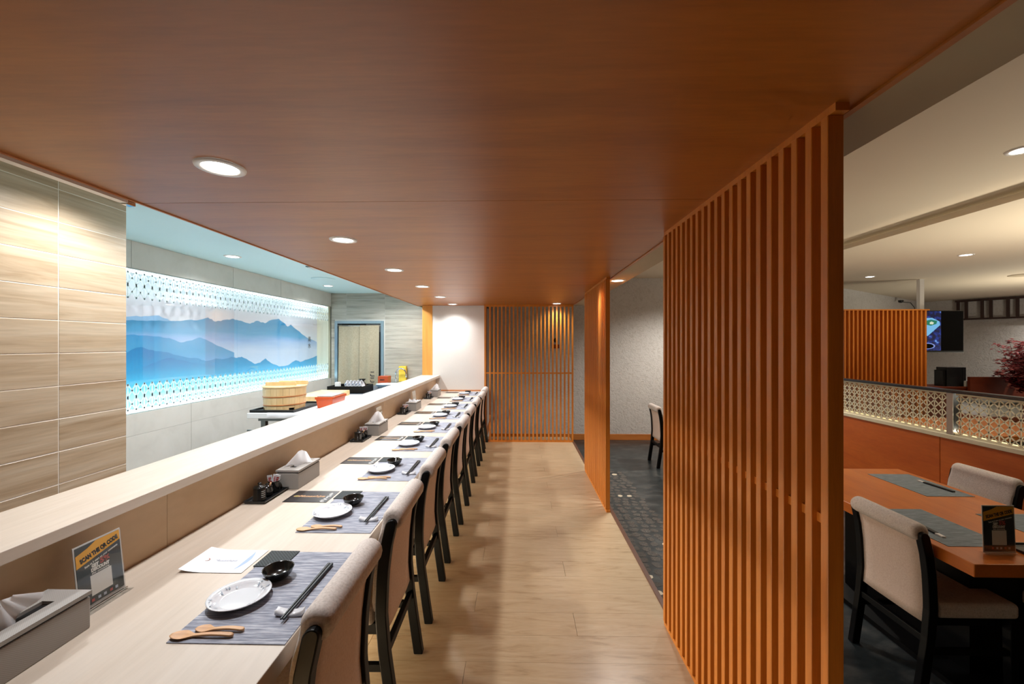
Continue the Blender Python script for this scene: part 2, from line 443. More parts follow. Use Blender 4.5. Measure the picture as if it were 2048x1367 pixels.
# ------------------------------------------------------------------ walls
# near wall with wood-look tiles (ends at y 2.39), tiles set proud of the grout
wl = struct(MB().box(-3.165, -2.3215, -2.6, 2.386, -0.1, ZK).build('wall_left', M['grout']))
tl = {}
def tile(parent, m, x0, x1, y0, y1, z0, z1, name='tile', bev=0.0015):
    k = (m.name, round(x1 - x0, 3), round(y1 - y0, 3), round(z1 - z0, 3))
    if k not in tl:
        tl[k] = MB().box(-k[1] / 2, k[1] / 2, -k[2] / 2, k[2] / 2, -k[3] / 2, k[3] / 2).mesh(name, m, bevel=bev, seg=1)
    return link(name, tl[k], parent, ((x0 + x1) / 2, (y0 + y1) / 2, (z0 + z1) / 2))
zt = ZK - 0.23 - 0.165 * 11
rows = [zt + 0.165 * i for i in range(13)]
ycuts = [2.39, 2.03, 1.38, 0.73, 0.08, -0.57]
for z in rows:
    if z < 0.2: continue
    for b, a in zip(ycuts, ycuts[1:]):
        tile(wl, M['tile_wood'], -2.332, -2.32, a + 0.0018, b - 0.0018, z + 0.0018, min(ZK - 0.001, z + 0.165 - 0.0018))
# kitchen left wall, recess for the lit landscape
G0, G1, GZ0, GZ1, XG = 2.40, 6.86, 0.918, 2.117, -3.165
km = MB()
km.box(-3.56, XG - 0.003, 2.386, 6.9, -0.1, GZ0).box(-3.56, XG - 0.003, 2.386, 6.9, GZ1, ZK).box(-3.56, -3.39, 2.386, 6.9, GZ0, GZ1)
kw = struct(km.build('wall_kitchen_left', M['tile_joint']))
for a, b in [(2.40, 3.30), (3.302, 4.50), (4.502, 5.415), (5.417, 6.879)]:
    tile(kw, M['tile_plain'], XG - 0.012, XG, a + 0.001, b - 0.001, GZ1 + 0.001, ZK - 0.001, bev=0.0008)
for a, b in [(2.40, 3.915), (3.917, 5.1), (5.102, 6.3), (6.302, 6.879)]:
    tile(kw, M['tile_plain'], XG - 0.012, XG, a + 0.001, b - 0.001, 0.741, GZ0 - 0.001, bev=0.0008)
    tile(kw, M['tile_plain'], XG - 0.012, XG, a + 0.001, b - 0.001, 0.14, 0.739, bev=0.0008)
# kitchen back wall with a door opening
KB = 6.88
DX0, DX1, DZ = -3.10, -2.27, 1.875
kb = struct(MB().box(-3.165, DX0, KB + 0.003, KB + 0.15, -0.1, ZK).box(DX1, -1.2, KB + 0.003, KB + 0.15, -0.1, ZK).box(DX0, DX1, KB + 0.003, KB + 0.15, DZ, ZK).build('wall_kitchen_back', M['grout_grey']))
zt = ZK - 0.11
while zt > 0.2:
    z0, z1 = zt - 0.165 + 0.0018, zt - 0.0018
    for a, b in [(-3.165, -2.905), (-2.905, -2.255), (-2.255, -1.6), (-1.6, -1.2)]:
        segs = [(a, b)]
        if z0 < DZ: segs = [(p, q) for p, q in [(a, min(b, DX0)), (max(a, DX1), b)] if q - p > 0.03]
        for p, q in segs:
            zz = [(z0, z1)]
            tile(kb, M['tile_grey'], p + 0.0018, q - 0.0018, KB, KB + 0.012, zz[0][0], zz[0][1])
    zt -= 0.165
for a, b in [(-3.165, -2.905), (-2.905, -2.255), (-2.255, -1.6), (-1.6, -1.2)]:
    tile(kb, M['tile_grey'], a + 0.0018, b - 0.0018, KB, KB + 0.012, ZK - 0.108, ZK - 0.001)
# corridor beyond the door
struct(MB().box(-3.6, -1.2, 8.4, 8.5, -0.1, 2.5).box(-3.6, -3.5, 7.03, 8.4, -0.1, 2.5).box(-1.3, -1.2, 7.03, 8.4, -0.1, 2.5).box(-3.6, -1.2, 7.03, 8.5, 2.4, 2.5).build('wall_corridor', M['corridor']))
# white end wall of the counter and its post
struct(MB().box(-1.36, -0.53, YB, 7.42, -0.3, ZC).build('wall_back_white', M['white_wall']))
struct(MB().box(-1.52, -1.36, YB - 0.004, 7.03, -0.1, ZC).build('trim_6', M['post_wood'], bevel=0.003))
struct(MB().box(-1.26, -0.56, YB - 0.014, YB, 0.751, 0.77).build('trim_7', M['edge_wood']))
# grey dining back wall, angled walls, enclosing walls
struct(MB().prism([(-0.55, 7.42), (5.22, 7.42), (10.55, 10.98), (12.3, 7.64), (12.5, 7.7), (10.6, 11.3), (5.2, 7.6), (-0.55, 7.6)], 'z', -0.35, ZD).build('wall_back', M['grey_wall']))
struct(MB().box(12.3, 12.5, -2.6, 7.7, -0.35, ZD).build('wall_right', M['grey_wall']))
struct(MB().box(-3.6, 12.5, -2.7, -2.6, -0.35, ZD).build('wall_front', M['dark_brown']))
struct(MB().box(-0.528, 5.22, 7.402, 7.4185, ZF, ZF + 0.105).build('baseboard_back', M['base_wood'], bevel=0.003))
struct(MB().box(-0.53, -0.515, YB + 0.0, 7.40, 0.0, 0.12).build('baseboard_side', M['base_wood']))

# ------------------------------------------------------------------ lit landscape behind glass
mu = thing('landscape_mural', 'long backlit landscape of blue mountains set in the tiled kitchen wall', 'mural')
MX = -3.365
pm = vgrad('printed sky', [(0.0, (205, 225, 235)), (0.35, (214, 214, 226)), (0.6, (226, 214, 222)), (1.0, (216, 220, 226))], 1.3, 2.1)
MB().box(MX - 0.02, MX, G0, 6.80, GZ0, GZ1).build('print_panel', pm, mu)
MB().box(MX - 0.02, XG - 0.010, 6.80, 6.878, GZ0, GZ1).build('recess_side', M['recess_cream'], mu)
MB().box(MX - 0.02, XG - 0.013, G0, 6.80, GZ1 - 0.008, GZ1 - 0.001).box(MX - 0.02, XG - 0.013, G0, 6.80, GZ0 + 0.001, GZ0 + 0.008).build('recess_lining', M['recess_white'], mu)
def layer(pts, zb, m, k, cut=None):
    vs, fs = [], []
    p = []
    for (a, b), (c, d) in zip(pts, pts[1:]):
        for i in range(4):
            t = i / 4; p.append((a + (c - a) * t, b + (d - b) * t + random.uniform(-.006, .006) * (i > 0)))
    p.append(pts[-1])
    for q in p:
        vs += [(MX + 0.0006 * k, q[0], zb), (MX + 0.0006 * k, q[0], max(zb + 0.001, q[1]))]
    fs = [(2 * i, 2 * i + 2, 2 * i + 3, 2 * i + 1) for i in range(len(p) - 1)]
    MB().add(vs, fs).build('mountain_print', m, mu, recalc=False)
random.seed(5)
m1 = vgrad('far mountain print', [(0.0, (196, 204, 226)), (0.35, (140, 170, 214)), (0.55, (74, 150, 194)), (1.0, (56, 136, 182))], 1.40, 1.80)
m2 = vgrad('mid mountain print', [(0.0, (110, 168, 220)), (0.5, (68, 152, 198)), (1.0, (54, 136, 188))], 1.25, 1.6)
m3 = vgrad('near mountain print', [(0.0, (180, 226, 240)), (0.3, (80, 176, 220)), (0.6, (30, 142, 192)), (1.0, (24, 122, 178))], 0.95, 1.45)
m4 = vgrad('nearest mountain print', [(0.0, (170, 222, 240)), (0.4, (54, 164, 204)), (1.0, (14, 112, 172))], 1.0, 1.36)
layer([(2.41, 1.70), (3.0, 1.735), (3.47, 1.728), (3.64, 1.745), (3.78, 1.76), (3.9, 1.72), (3.99, 1.716)], 1.5, vgrad('faint mountain print', [(0, (150, 184, 220)), (1, (150, 184, 220))], 1, 2), 1)
layer([(2.41, 1.66), (2.9, 1.69), (3.47, 1.696), (3.66, 1.701), (3.83, 1.71), (3.99, 1.721), (4.14, 1.74), (4.24, 1.739), (4.39, 1.779), (4.5, 1.74), (4.66, 1.77), (4.76, 1.786), (4.87, 1.774), (5.09, 1.745), (5.22, 1.789), (5.39, 1.765), (5.51, 1.811), (5.7, 1.844), (5.83, 1.793), (5.93, 1.742), (6.0, 1.773), (6.17, 1.704), (6.46, 1.593), (6.79, 1.518)], 1.1, m1, 2)
layer([(2.41, 1.56), (3.0, 1.60), (3.47, 1.572), (3.6, 1.569), (3.79, 1.564), (3.93, 1.539), (4.03, 1.508), (4.17, 1.528), (4.27, 1.562), (4.37, 1.536), (4.52, 1.474), (4.8, 1.39)], 1.1, m2, 3)
layer([(2.41, 1.40), (3.0, 1.37), (3.47, 1.421), (3.53, 1.452), (3.6, 1.465), (3.68, 1.439), (3.75, 1.426), (3.86, 1.418), (3.96, 1.385), (4.11, 1.355), (4.24, 1.344), (4.32, 1.321), (4.39, 1.311), (4.5, 1.334), (4.62, 1.316), (4.76, 1.344), (4.82, 1.327), (4.93, 1.338), (5.05, 1.291), (5.17, 1.238), (5.29, 1.248), (5.4, 1.301), (5.51, 1.237), (5.71, 1.174), (5.93, 1.18), (6.15, 1.245), (6.27, 1.211), (6.54, 1.249), (6.79, 1.292)], GZ0 + 0.01, m3, 4)
layer([(2.41, 1.2), (3.0, 1.22), (3.47, 1.254), (3.57, 1.269), (3.66, 1.297), (3.78, 1.337), (3.86, 1.358), (3.93, 1.358), (4.0, 1.334), (4.17, 1.301), (4.41, 1.27), (4.7, 1.2), (5.0, 1.1)], GZ0 + 0.01, m4, 5)
for z, c in ((1.56, '高'), (1.455, '水')):
    text('calligraphy', c, 0.095, M['noren_ink'], mu, (MX + 0.006, 6.54, z), (0, 1, 0), (0, 0, 1))
# glass with printed lattice bands
for a, b in ((G0, 4.568), (4.572, 6.877)):
    MB().box(XG - 0.008, XG - 0.002, a, b, GZ0 + 0.002, GZ1 - 0.002).build('glass_pane', M['pane'], mu)
def lattice(mb, W, H, w_, nx, nz, place, verts=True, top=None):
    """diamond lattice of nx by nz cells, bars w_ wide; place maps (u, v) to a point pair"""
    def bar(a, b):
        a, b = Vector(a), Vector(b); t = (b - a).normalized(); n = Vector((-t.y, t.x)) * w_ / 2
        q = [a + n, b + n, b - n, a - n]
        f, k = zip(*[place(p.x, p.y) for p in q])
        mb.add(list(f) + list(k), [(0, 1, 2, 3), (7, 6, 5, 4), (0, 4, 5, 1), (1, 5, 6, 2), (2, 6, 7, 3), (3, 7, 4, 0)])
    for i in range(nx):
        for j in range(nz):
            x, z = i * W, j * H
            bar((x, z + H / 2), (x + W / 2, z + H)); bar((x + W / 2, z + H), (x + W, z + H / 2))
            bar((x + W, z + H / 2), (x + W / 2, z)); bar((x + W / 2, z), (x, z + H / 2))
        if verts:
            bar((i * W + W / 2, 0), (i * W + W / 2, nz * H))
    return mb
W_ = 0.074; nx = int((6.80 - G0) / W_)
for z0, nz in ((GZ0 + 0.03, 2), (GZ1 - 0.03 - 0.22, 2)):
    lb = lattice(MB(), W_, 0.11, 0.0115, nx, nz, lambda u, v: ((XG - 0.001, G0 + 0.02 + u, z0 + v), (XG - 0.002, G0 + 0.02 + u, z0 + v)))
    o = lb.build('lattice_print', M['frost'], mu); o['kind'] = 'stuff'
MB().box(XG - 0.05, XG - 0.03, G0, 6.78, GZ1 - 0.03, GZ1 - 0.010).build('led_strip', M['led'], mu)
MB().box(XG - 0.05, XG - 0.03, G0, 6.78, GZ0 + 0.010, GZ0 + 0.03).build('led_strip', M['led'], mu)

def area(name, loc, rot, sx, sy, p, c, spread=180):
    d = bpy.data.lights.new(name, 'AREA'); d.shape = 'RECTANGLE'; d.size = sx; d.size_y = sy; d.energy = p; d.color = c; d.spread = R(spread)
    o = bpy.data.objects.new(name, d); o.location = loc; o.rotation_euler = rot; COL.objects.link(o); return o
area('mural_light', (XG - 0.07, 4.6, GZ1 - 0.034), (0, R(-12), 0), 0.06, 4.3, 4.6, (0.88, 0.97, 1.0))
area('mural_light', (XG - 0.07, 4.6, GZ0 + 0.034), (0, R(180 + 12), 0), 0.06, 4.3, 6, (0.88, 0.97, 1.0))

# ------------------------------------------------------------------ downlights
ring = MB().lathe([(0.075, 0), (0.0735, -0.004), (0.056, -0.005), (0.053, 0.0), (0.053, 0.001), (0.075, 0.001)], 32, caps=False).mesh('trim_ring', M['white_plastic'])
lens = MB().lathe([(0.0, -0.001), (0.0535, -0.0015), (0.0535, 0.001), (0.0, 0.001)], 32, caps=False).mesh('lens', M['lens'])
lens_c = lens.copy(); lens_c.materials.clear(); lens_c.materials.append(M['lens_cool'])
def downlight(x, y, z, label, group, power, col, ln=lens, s=1.0, cone=142, blend=1.0):
    t = thing('downlight', label, 'ceiling light', (x, y, z - 0.0015), 0, group)
    a = link('trim_ring', ring, t); b = link('lens', ln, t)
    a.scale = b.scale = (s, s, 1)
    d = bpy.data.lights.new('downlight_or_fill_lamp', 'SPOT'); d.energy = power; d.color = col; d.spot_size = R(cone); d.spot_blend = blend; d.shadow_soft_size = 0.045
    o = bpy.data.objects.new('downlight_or_fill_lamp', d); o.location = (x, y, z - 0.02); COL.objects.link(o)
names = ['largest one', 'second from the front', 'third from the front', 'fourth from the front', 'fifth from the front', 'last before the white wall']
for i in range(6):
    downlight(-1.0, 1.36 + 0.965 * i, ZC, 'round downlight in the wood ceiling over the counter, ' + names[i], 'downlights over the counter', P_AISLE, NEUT)
for yb in ():
    d = bpy.data.lights.new('downlight_or_fill_lamp', 'SPOT'); d.energy = P_AISLE * 0.5; d.color = NEUT; d.spot_size = R(150); d.spot_blend = 0.7; d.shadow_soft_size = 0.045
    o = bpy.data.objects.new('downlight_or_fill_lamp', d); o.location = (-1.0, yb, ZC - 0.02); COL.objects.link(o)
downlight(0.56, 6.12, ZC, 'lone round downlight in the wood ceiling in front of the slat lattice', 'downlights over the aisle', P_AISLE * 0.6, NEUT)
downlight(0.925, 3.89, ZC, 'round downlight in the plaster soffit between the two slat screens', None, P_AISLE * 2.0, NEUT)
downlight(-2.77, 3.93, ZK, 'round downlight in the teal kitchen ceiling above the middle of the mural', 'kitchen downlights', P_KITCHEN, COOL, lens_c)
downlight(-2.79, 5.97, ZK, 'round downlight in the teal kitchen ceiling above the far end of the mural', 'kitchen downlights', P_KITCHEN, COOL, lens_c)
d = bpy.data.lights.new('downlight_or_fill_lamp', 'SPOT'); d.energy = 42; d.color = NEUT; d.spot_size = R(150); d.spot_blend = 0.7; d.shadow_soft_size = 0.045
o = bpy.data.objects.new('downlight_or_fill_lamp', d); o.location = (-1.98, 2.0, ZK - 0.02); COL.objects.link(o)
for yk in (3.0, 4.6, 6.1):  # unseen lamps added as general fill for the kitchen
    d = bpy.data.lights.new('downlight_or_fill_lamp', 'SPOT'); d.energy = 84; d.color = (0.97, 0.99, 1.0); d.spot_size = R(165); d.spot_blend = 0.6; d.shadow_soft_size = 0.06
    o = bpy.data.objects.new('downlight_or_fill_lamp', d); o.location = (-1.95, yk, ZK - 0.02); COL.objects.link(o)
downlight(3.03, 2.54, ZD, 'large bright downlight in the cream dining ceiling before the ceiling step', 'dining downlights', P_DINING, WARM)
downlight(5.41, 5.1, ZD2 - 0.05, 'small downlight in the dining ceiling above the patterned partition', 'dining downlights', P_DINING, WARM)
downlight(5.64, 6.74, ZD2 - 0.05, 'small downlight in the dining ceiling beside the white pole', 'dining downlights', P_DINING * 0.7, WARM)
for x, yv, p in ((11.2, 8.2, 5.5), (8.2, 4.4, 0.6), (3.0, 6.0, 8.0)):  # unseen lamps; the last is added to brighten the grey wall
    d = bpy.data.lights.new('downlight_or_fill_lamp', 'SPOT'); d.energy = P_DINING * p; d.color = WARM; d.spot_size = R(150); d.spot_blend = 0.7; d.shadow_soft_size = 0.045
    o = bpy.data.objects.new('downlight_or_fill_lamp', d); o.location = (x, yv, ZD2 - 0.07); COL.objects.link(o)
# cove glow at the ceiling step, strip under the counter toe
area('cove_light', (3.98, 3.0, ZD2 + 0.02), (0, R(82), 0), 0.03, 8.0, 3, (1.0, 0.86, 0.62))
area('partition_uplight', (3.70, 3.9, 0.755), (0, R(180 - 4), 0), 0.03, 5.4, 6, (1.0, 0.88, 0.70))
for x, yv, p in ((5.2, 2.9, 78), (8.8, 6.4, 55)):  # unseen fill lights added to brighten the dining ceiling and walls
    area('ceiling_fill', (x, yv, 0.95), (R(180), 0, 0), 0.5, 0.5, p, (1.0, 0.9, 0.74))
area('corridor_light', (-2.4, 7.8, 2.38), (0, 0, 0), 0.6, 0.6, 6, COOL)

# ------------------------------------------------------------------ sushi counter
ct = thing('bar_counter', 'long pale beech bar counter with raised ledge along the kitchen side', 'counter')
MB().box(-1.30, -0.578, -0.9, YB - 0.016, 0.70, 0.75).build('worktop', M['beech'], ct, bevel=0.002)
MB().box(-1.335, -1.301, -0.9, 1.4965, 0.70, 0.965).box(-1.335, -1.301, 1.498, 3.938, 0.70, 0.965).box(-1.335, -1.301, 3.94, YB - 0.006, 0.70, 0.965).build('upstand', M['beech_shaded'], ct)
MB().box(-1.535, -1.24, -0.9, YB - 0.006, 0.966, 1.0).build('ledge', M['beech'], ct, bevel=0.002)
for a, b in ((-0.9, 0.9), (0.903, 2.7), (2.703, 4.5), (4.503, YB - 0.02)):
    MB().box(-1.03, -1.0, a, b, 0.09, 0.70).build('front_panel', M['panel_dark'], ct)
MB().box(-1.53, -1.05, -0.9, YB - 0.02, 0.0, 0.695).build('carcass', M['panel_dark'], ct)
MB().box(-1.048, -1.04, -0.9, YB - 0.02, 0.03, 0.06).build('toe_light', M['led_warm'], ct)
area('toe_lamp', (-1.02, 2.8, 0.07), (0, R(-70), 0), 0.03, 6.8, 60, (1.0, 0.84, 0.58))

# ------------------------------------------------------------------ chairs
PROF = [(0.0, 0.0), (0.15, -0.022), (0.30, -0.043), (0.45, -0.055), (0.60, -0.048), (0.70, -0.036), (0.80, -0.014)]
def px(z):
    for (a, b), (c, d) in zip(PROF, PROF[1:]):
        if z <= c: return b + (d - b) * (z - a) / (c - a)
    return PROF[-1][1] + (z - 0.8) * 0.25
def make_chair(name, label, cat, loc, rotz, group):
    t = thing(name, label, cat, loc, rotz, group)
    for s in (-1, 1):
        secs = []
        for i in range(25):
            z = 0.79 * i / 18 if i <= 18 else 0.79 + 0.024 * (i - 18) / 6; h = 0.0215 if z <= 0.79 else 0.0215 * math.sqrt(max(0.03, 1 - ((z - 0.79) / 0.0243) ** 2))
            x = px(z); y0, y1 = (0.178, 0.214) if s > 0 else (-0.214, -0.178)
            secs.append([(x - h, y0, z), (x + h, y0, z), (x + h, y1, z), (x - h, y1, z)])
        MB().loft(secs, smooth=False).build('rear_leg', M['black_wood'], t, bevel=0.004)
        MB().loft([[(-0.455, s * 0.195 - .017, 0), (-0.42, s * 0.195 - .017, 0), (-0.42, s * 0.195 + .017, 0), (-0.455, s * 0.195 + .017, 0)],
                   [(-0.46, s * 0.195 - .02, 0.39), (-0.415, s * 0.195 - .02, 0.39), (-0.415, s * 0.195 + .02, 0.39), (-0.46, s * 0.195 + .02, 0.39)]], smooth=False).build('front_leg', M['black_wood'], t, bevel=0.003)
        MB().box(-0.43, px(0.235), s * 0.195 - 0.011, s * 0.195 + 0.011, 0.22, 0.25).build('stretcher', M['black_wood'], t, bevel=0.003)
    MB().box(px(0.285) - 0.012, px(0.285) + 0.012, -0.18, 0.18, 0.268, 0.302).build('stretcher', M['black_wood'], t, bevel=0.003)
    MB().box(-0.452, -0.06, -0.176, 0.176, 0.345, 0.392).build('seat_frame', M['black_wood'], t, bevel=0.004)
    q = MB()
    rs = [(0.0, 0.0, 0), (0.012, 0.008, 1), (0.03, 0.0, 0)]
    q.box(-0.475, -0.085, -0.205, 0.205, 0.392, 0.468)
    q.build('seat', M['fabric'], t, bevel=0.022, seg=4)
    # upholstered back: pad in front of the posts, rolled over the top
    out = []
    zs = [0.45 + 0.35 * i / 10 for i in range(11)]
    for z in zs: out.append((px(z) - 0.042 if z > 0.46 else px(z) - 0.03, z))
    cx, cz, rr = px(0.8) + 0.000, 0.806, 0.043
    for i in range(12):
        a = R(175 - i * 22); out.append((cx + rr * math.cos(a), cz + rr * math.sin(a)))
    out.append((px(0.765) + 0.004, 0.765))
    for z in reversed(zs[:-1]): out.append((px(z) - 0.019, z - 0.0))
    cxm = sum(p[0] for p in out) / len(out)
    secs = []
    for yv, k in ((-0.196, 0.55), (-0.193, 0.8), (-0.184, 0.95), (-0.17, 1.0), (0.17, 1.0), (0.184, 0.95), (0.193, 0.8), (0.196, 0.55)):
        sec = []
        for x, z in out:
            mx, mz = px(min(z, 0.8)) - 0.03, min(z, 0.80)
            if z > 0.755: mx, mz = cx, cz
            sec.append((mx + (x - mx) * k, yv, mz + (z - mz) * k))
        secs.append(sec)
    MB().loft(secs).build('back_pad', M['fabric'], t)
    # tan rear panel between the posts
    secs = []
    for i in range(11):
        z = 0.36 + 0.42 * i / 10
        hw = 0.178
        secs.append([(px(z) - 0.018, -hw, z), (px(z) + 0.008, -hw, z), (px(z) + 0.012, -hw * 0.6, z), (px(z) + 0.012, hw * 0.6, z), (px(z) + 0.008, hw, z), (px(z) - 0.018, hw, z)])
    MB().loft(secs).build('back_panel', M['fabric_tan'], t)
    return t
ORD = ['first', 'second', 'third', 'fourth', 'fifth', 'sixth', 'seventh', 'eighth', 'ninth']
CH = lambda k: 'black framed chair with rolled fabric back at the counter, %s from the camera end' % ORD[k]
ch0 = make_chair('dining_chair', CH(0), 'chair', (-0.485, 1.19, 0), 0, 'chairs along the counter')
random.seed(11)
for k in range(1, 9):
    dup(ch0, (-0.485 + random.uniform(-.006, .008), 1.19 + 0.607 * k + random.uniform(-.012, .012), 0), CH(k), random.uniform(-.012, .012))

# ------------------------------------------------------------------ place settings
MATX0, MATX1 = -0.882, -0.582
mat_me = MB().box(-0.15, 0.15, -0.225, 0.225, 0, 0.0022).mesh('placemat', M['mat'])
plate_me = MB().lathe([(0.0, 0.004), (0.045, 0.004), (0.05, 0.0), (0.053, 0.003), (0.066, 0.010), (0.080, 0.019), (0.0815, 0.0205), (0.080, 0.0215), (0.066, 0.0135), (0.052, 0.008), (0.048, 0.0078), (0.0, 0.0078)], 40, caps=False).mesh('plate', M['porcelain'])
# leafy print laid on the plate rim
random.seed(21)
pp = MB()
for a0, n_ in ((0.7, 9), (2.4, 5), (3.6, 7), (5.2, 8)):
    for i in range(n_):
        a = a0 + random.uniform(-.42, .42); rad = random.uniform(0.056, 0.074)
        z = 0.0088 + (rad - 0.052) / (0.080 - 0.052) * 0.0135 + 0.0006
        L, wd, d = random.uniform(.003, .007), random.uniform(.0012, .0028), a + random.uniform(-1, 1)
        c, s_ = math.cos(d), math.sin(d); x, y_ = rad * math.cos(a), rad * math.sin(a)
        def zz(xx, yy_): return 0.0088 + (math.hypot(xx, yy_) - 0.052) / 0.028 * 0.0135 + 0.0006
        pts = [(x - c * L, y_ - s_ * L), (x - s_ * wd, y_ + c * wd), (x + c * L, y_ + s_ * L), (x + s_ * wd, y_ - c * wd)]
        pp.add([(a_, b_, zz(a_, b_)) for a_, b_ in pts], [(0, 1, 2, 3)])
plate_print = pp.mesh('plate_decoration', M['plate_print'])
bowl_me = MB().lathe([(0.0, 0.002), (0.022, 0.002), (0.024, 0.0), (0.030, 0.004), (0.040, 0.016), (0.045, 0.030), (0.046, 0.032), (0.0445, 0.0325), (0.0425, 0.030), (0.037, 0.016), (0.028, 0.007), (0.0, 0.006)], 32, caps=False).mesh('sauce_bowl', M['black_glaze'])
coaster_me = MB().box(-0.052, 0.052, -0.052, 0.052, 0, 0.003).mesh('coaster', M['coaster'], bevel=0.001, seg=1)
def stick(l, a, b):
    return MB().loft([[(-a, 0, -a), (a, 0, -a), (a, 0, a), (-a, 0, a)], [(-b, l, -b), (b, l, -b), (b, l, b), (-b, l, b)]], smooth=False)
stick_me = stick(0.285, 0.0022, 0.0042).mesh('chopstick', M['chopstick'], bevel=0.0008, seg=1)
rs = []
for i in range(13):
    x = -0.038 + 0.076 * i / 12; u = abs(x) / 0.038
    zt = 0.0075 + 0.009 * u ** 2 ; zb = 0.0 + 0.008 * max(0, u - 0.35) ** 1.5
    hw = 0.012 * (1 - 0.25 * u ** 3)
    rs.append([(x, -hw, zb), (x, hw, zb), (x, hw * 1.05, zt), (x, 0, zt - 0.002), (x, -hw * 1.05, zt)])
rest_me = MB().loft(rs).mesh('chopstick_rest', M['porcelain'])
def spoon(L, bw):
    m = MB(); secs = []
    for i in range(25):
        t = i / 24
        if t < 0.36:
            q = t / 0.36; hw = bw * math.sqrt(max(0.02, 1 - (2 * q - 1) ** 2)) if q < 0.62 else bw * (0.97 - 0.68 * ((q - 0.62) / 0.38) ** 1.0)
            hw = max(hw, 0.0045) ; sag = 0.005 * math.sin(math.pi * min(1, q)); z = 0.004
        else:
            q = (t - 0.36) / 0.64; hw = 0.0046 + 0.002 * q - (0.004 * max(0, q - 0.93) / 0.07); sag = 0; z = 0.004 + 0.004 * math.sin(math.pi * q * 0.9)
        x = t * L
        secs.append([(x, -hw, z + 0.003), (x, -hw * 0.6, z - 0.0025), (x, hw * 0.6, z - 0.0025), (x, hw, z + 0.003), (x, hw * 0.5, z + 0.003 - sag), (x, -hw * 0.5, z + 0.003 - sag)])
    return m.loft(secs)
spoon_big = spoon(0.160, 0.017).mesh('wooden_spoon', M['spoon'])
spoon_small = spoon(0.128, 0.0145).mesh('wooden_spoon', M['spoon'])
def menu_mesh(m, curl=0.0):
    secs = []
    for i in range(9):
        x = -0.105 + 0.21 * i / 8
        z = 0.0012 + curl * (max(0, -x - 0.02) / 0.085) ** 2 * 0.010
        secs.append([(x, -0.074, z), (x, 0.074, z), (x, 0.074, z + 0.0008), (x, -0.074, z + 0.0008)])
    return MB().loft(secs, smooth=False).mesh('menu_card', m)
menu_b, menu_w = menu_mesh(M['menu_black']), menu_mesh(M['menu_white'], 1.0)
logo_gold = text_mesh('Musashiya', 0.032, M['ink_gold'], shear=0.3, bold=0.0008)
ringm = MB()
for k in range(20):
    a, b = 2 * math.pi * k / 20, 2 * math.pi * (k + 1) / 20
    ringm.add([(math.cos(a) * .014, math.sin(a) * .010, 0), (math.cos(b) * .014, math.sin(b) * .010, 0), (math.cos(b) * .010, math.sin(b) * .0065, 0), (math.cos(a) * .010, math.sin(a) * .0065, 0)], [(0, 1, 2, 3)])
ring_gold = ringm.mesh('emblem', M['ink_gold']); ring_red = ring_gold.copy(); ring_red.materials.clear(); ring_red.materials.append(plain('russet ink', (176, 130, 116), 0.5))
leafm = MB().add([(math.cos(2 * math.pi * k / 12) * .0085, math.sin(2 * math.pi * k / 12) * .0055, 0) for k in range(12)], [tuple(range(12))]).mesh('emblem', M['ink_green'])
foil = MB(); random.seed(9)
for i in range(26):
    x, y_ = random.uniform(0.072, 0.094), random.uniform(-0.072, 0.072); a = random.uniform(0, 3)
    q = [(x + .008 * math.cos(a + t) * random.uniform(.5, 1), y_ + .008 * math.sin(a + t) * random.uniform(.5, 1)) for t in (0, 1.3, 2.6, 3.9, 5.2)]
    q = [(min(.096, max(.062, u)), min(.073, max(-.073, v)), 0.0) for u, v in q]
    foil.add(q, [(0, 1, 2, 3, 4)])
foil_me = foil.mesh('print', M['ink_silver'])
swoosh = MB().add([(0.055 + .018 * math.sin(math.pi * t) * s, -0.06 + 0.125 * t, 0) for t, s in ((0, 0), (.2, 1), (.4, 1), (.6, 1), (.8, 1), (1, 0), (.8, .2), (.6, .1), (.4, .1), (.2, .2))], [tuple(range(10))]).mesh('print', M['ink_blue'])
ZT = 0.75
random.seed(31)
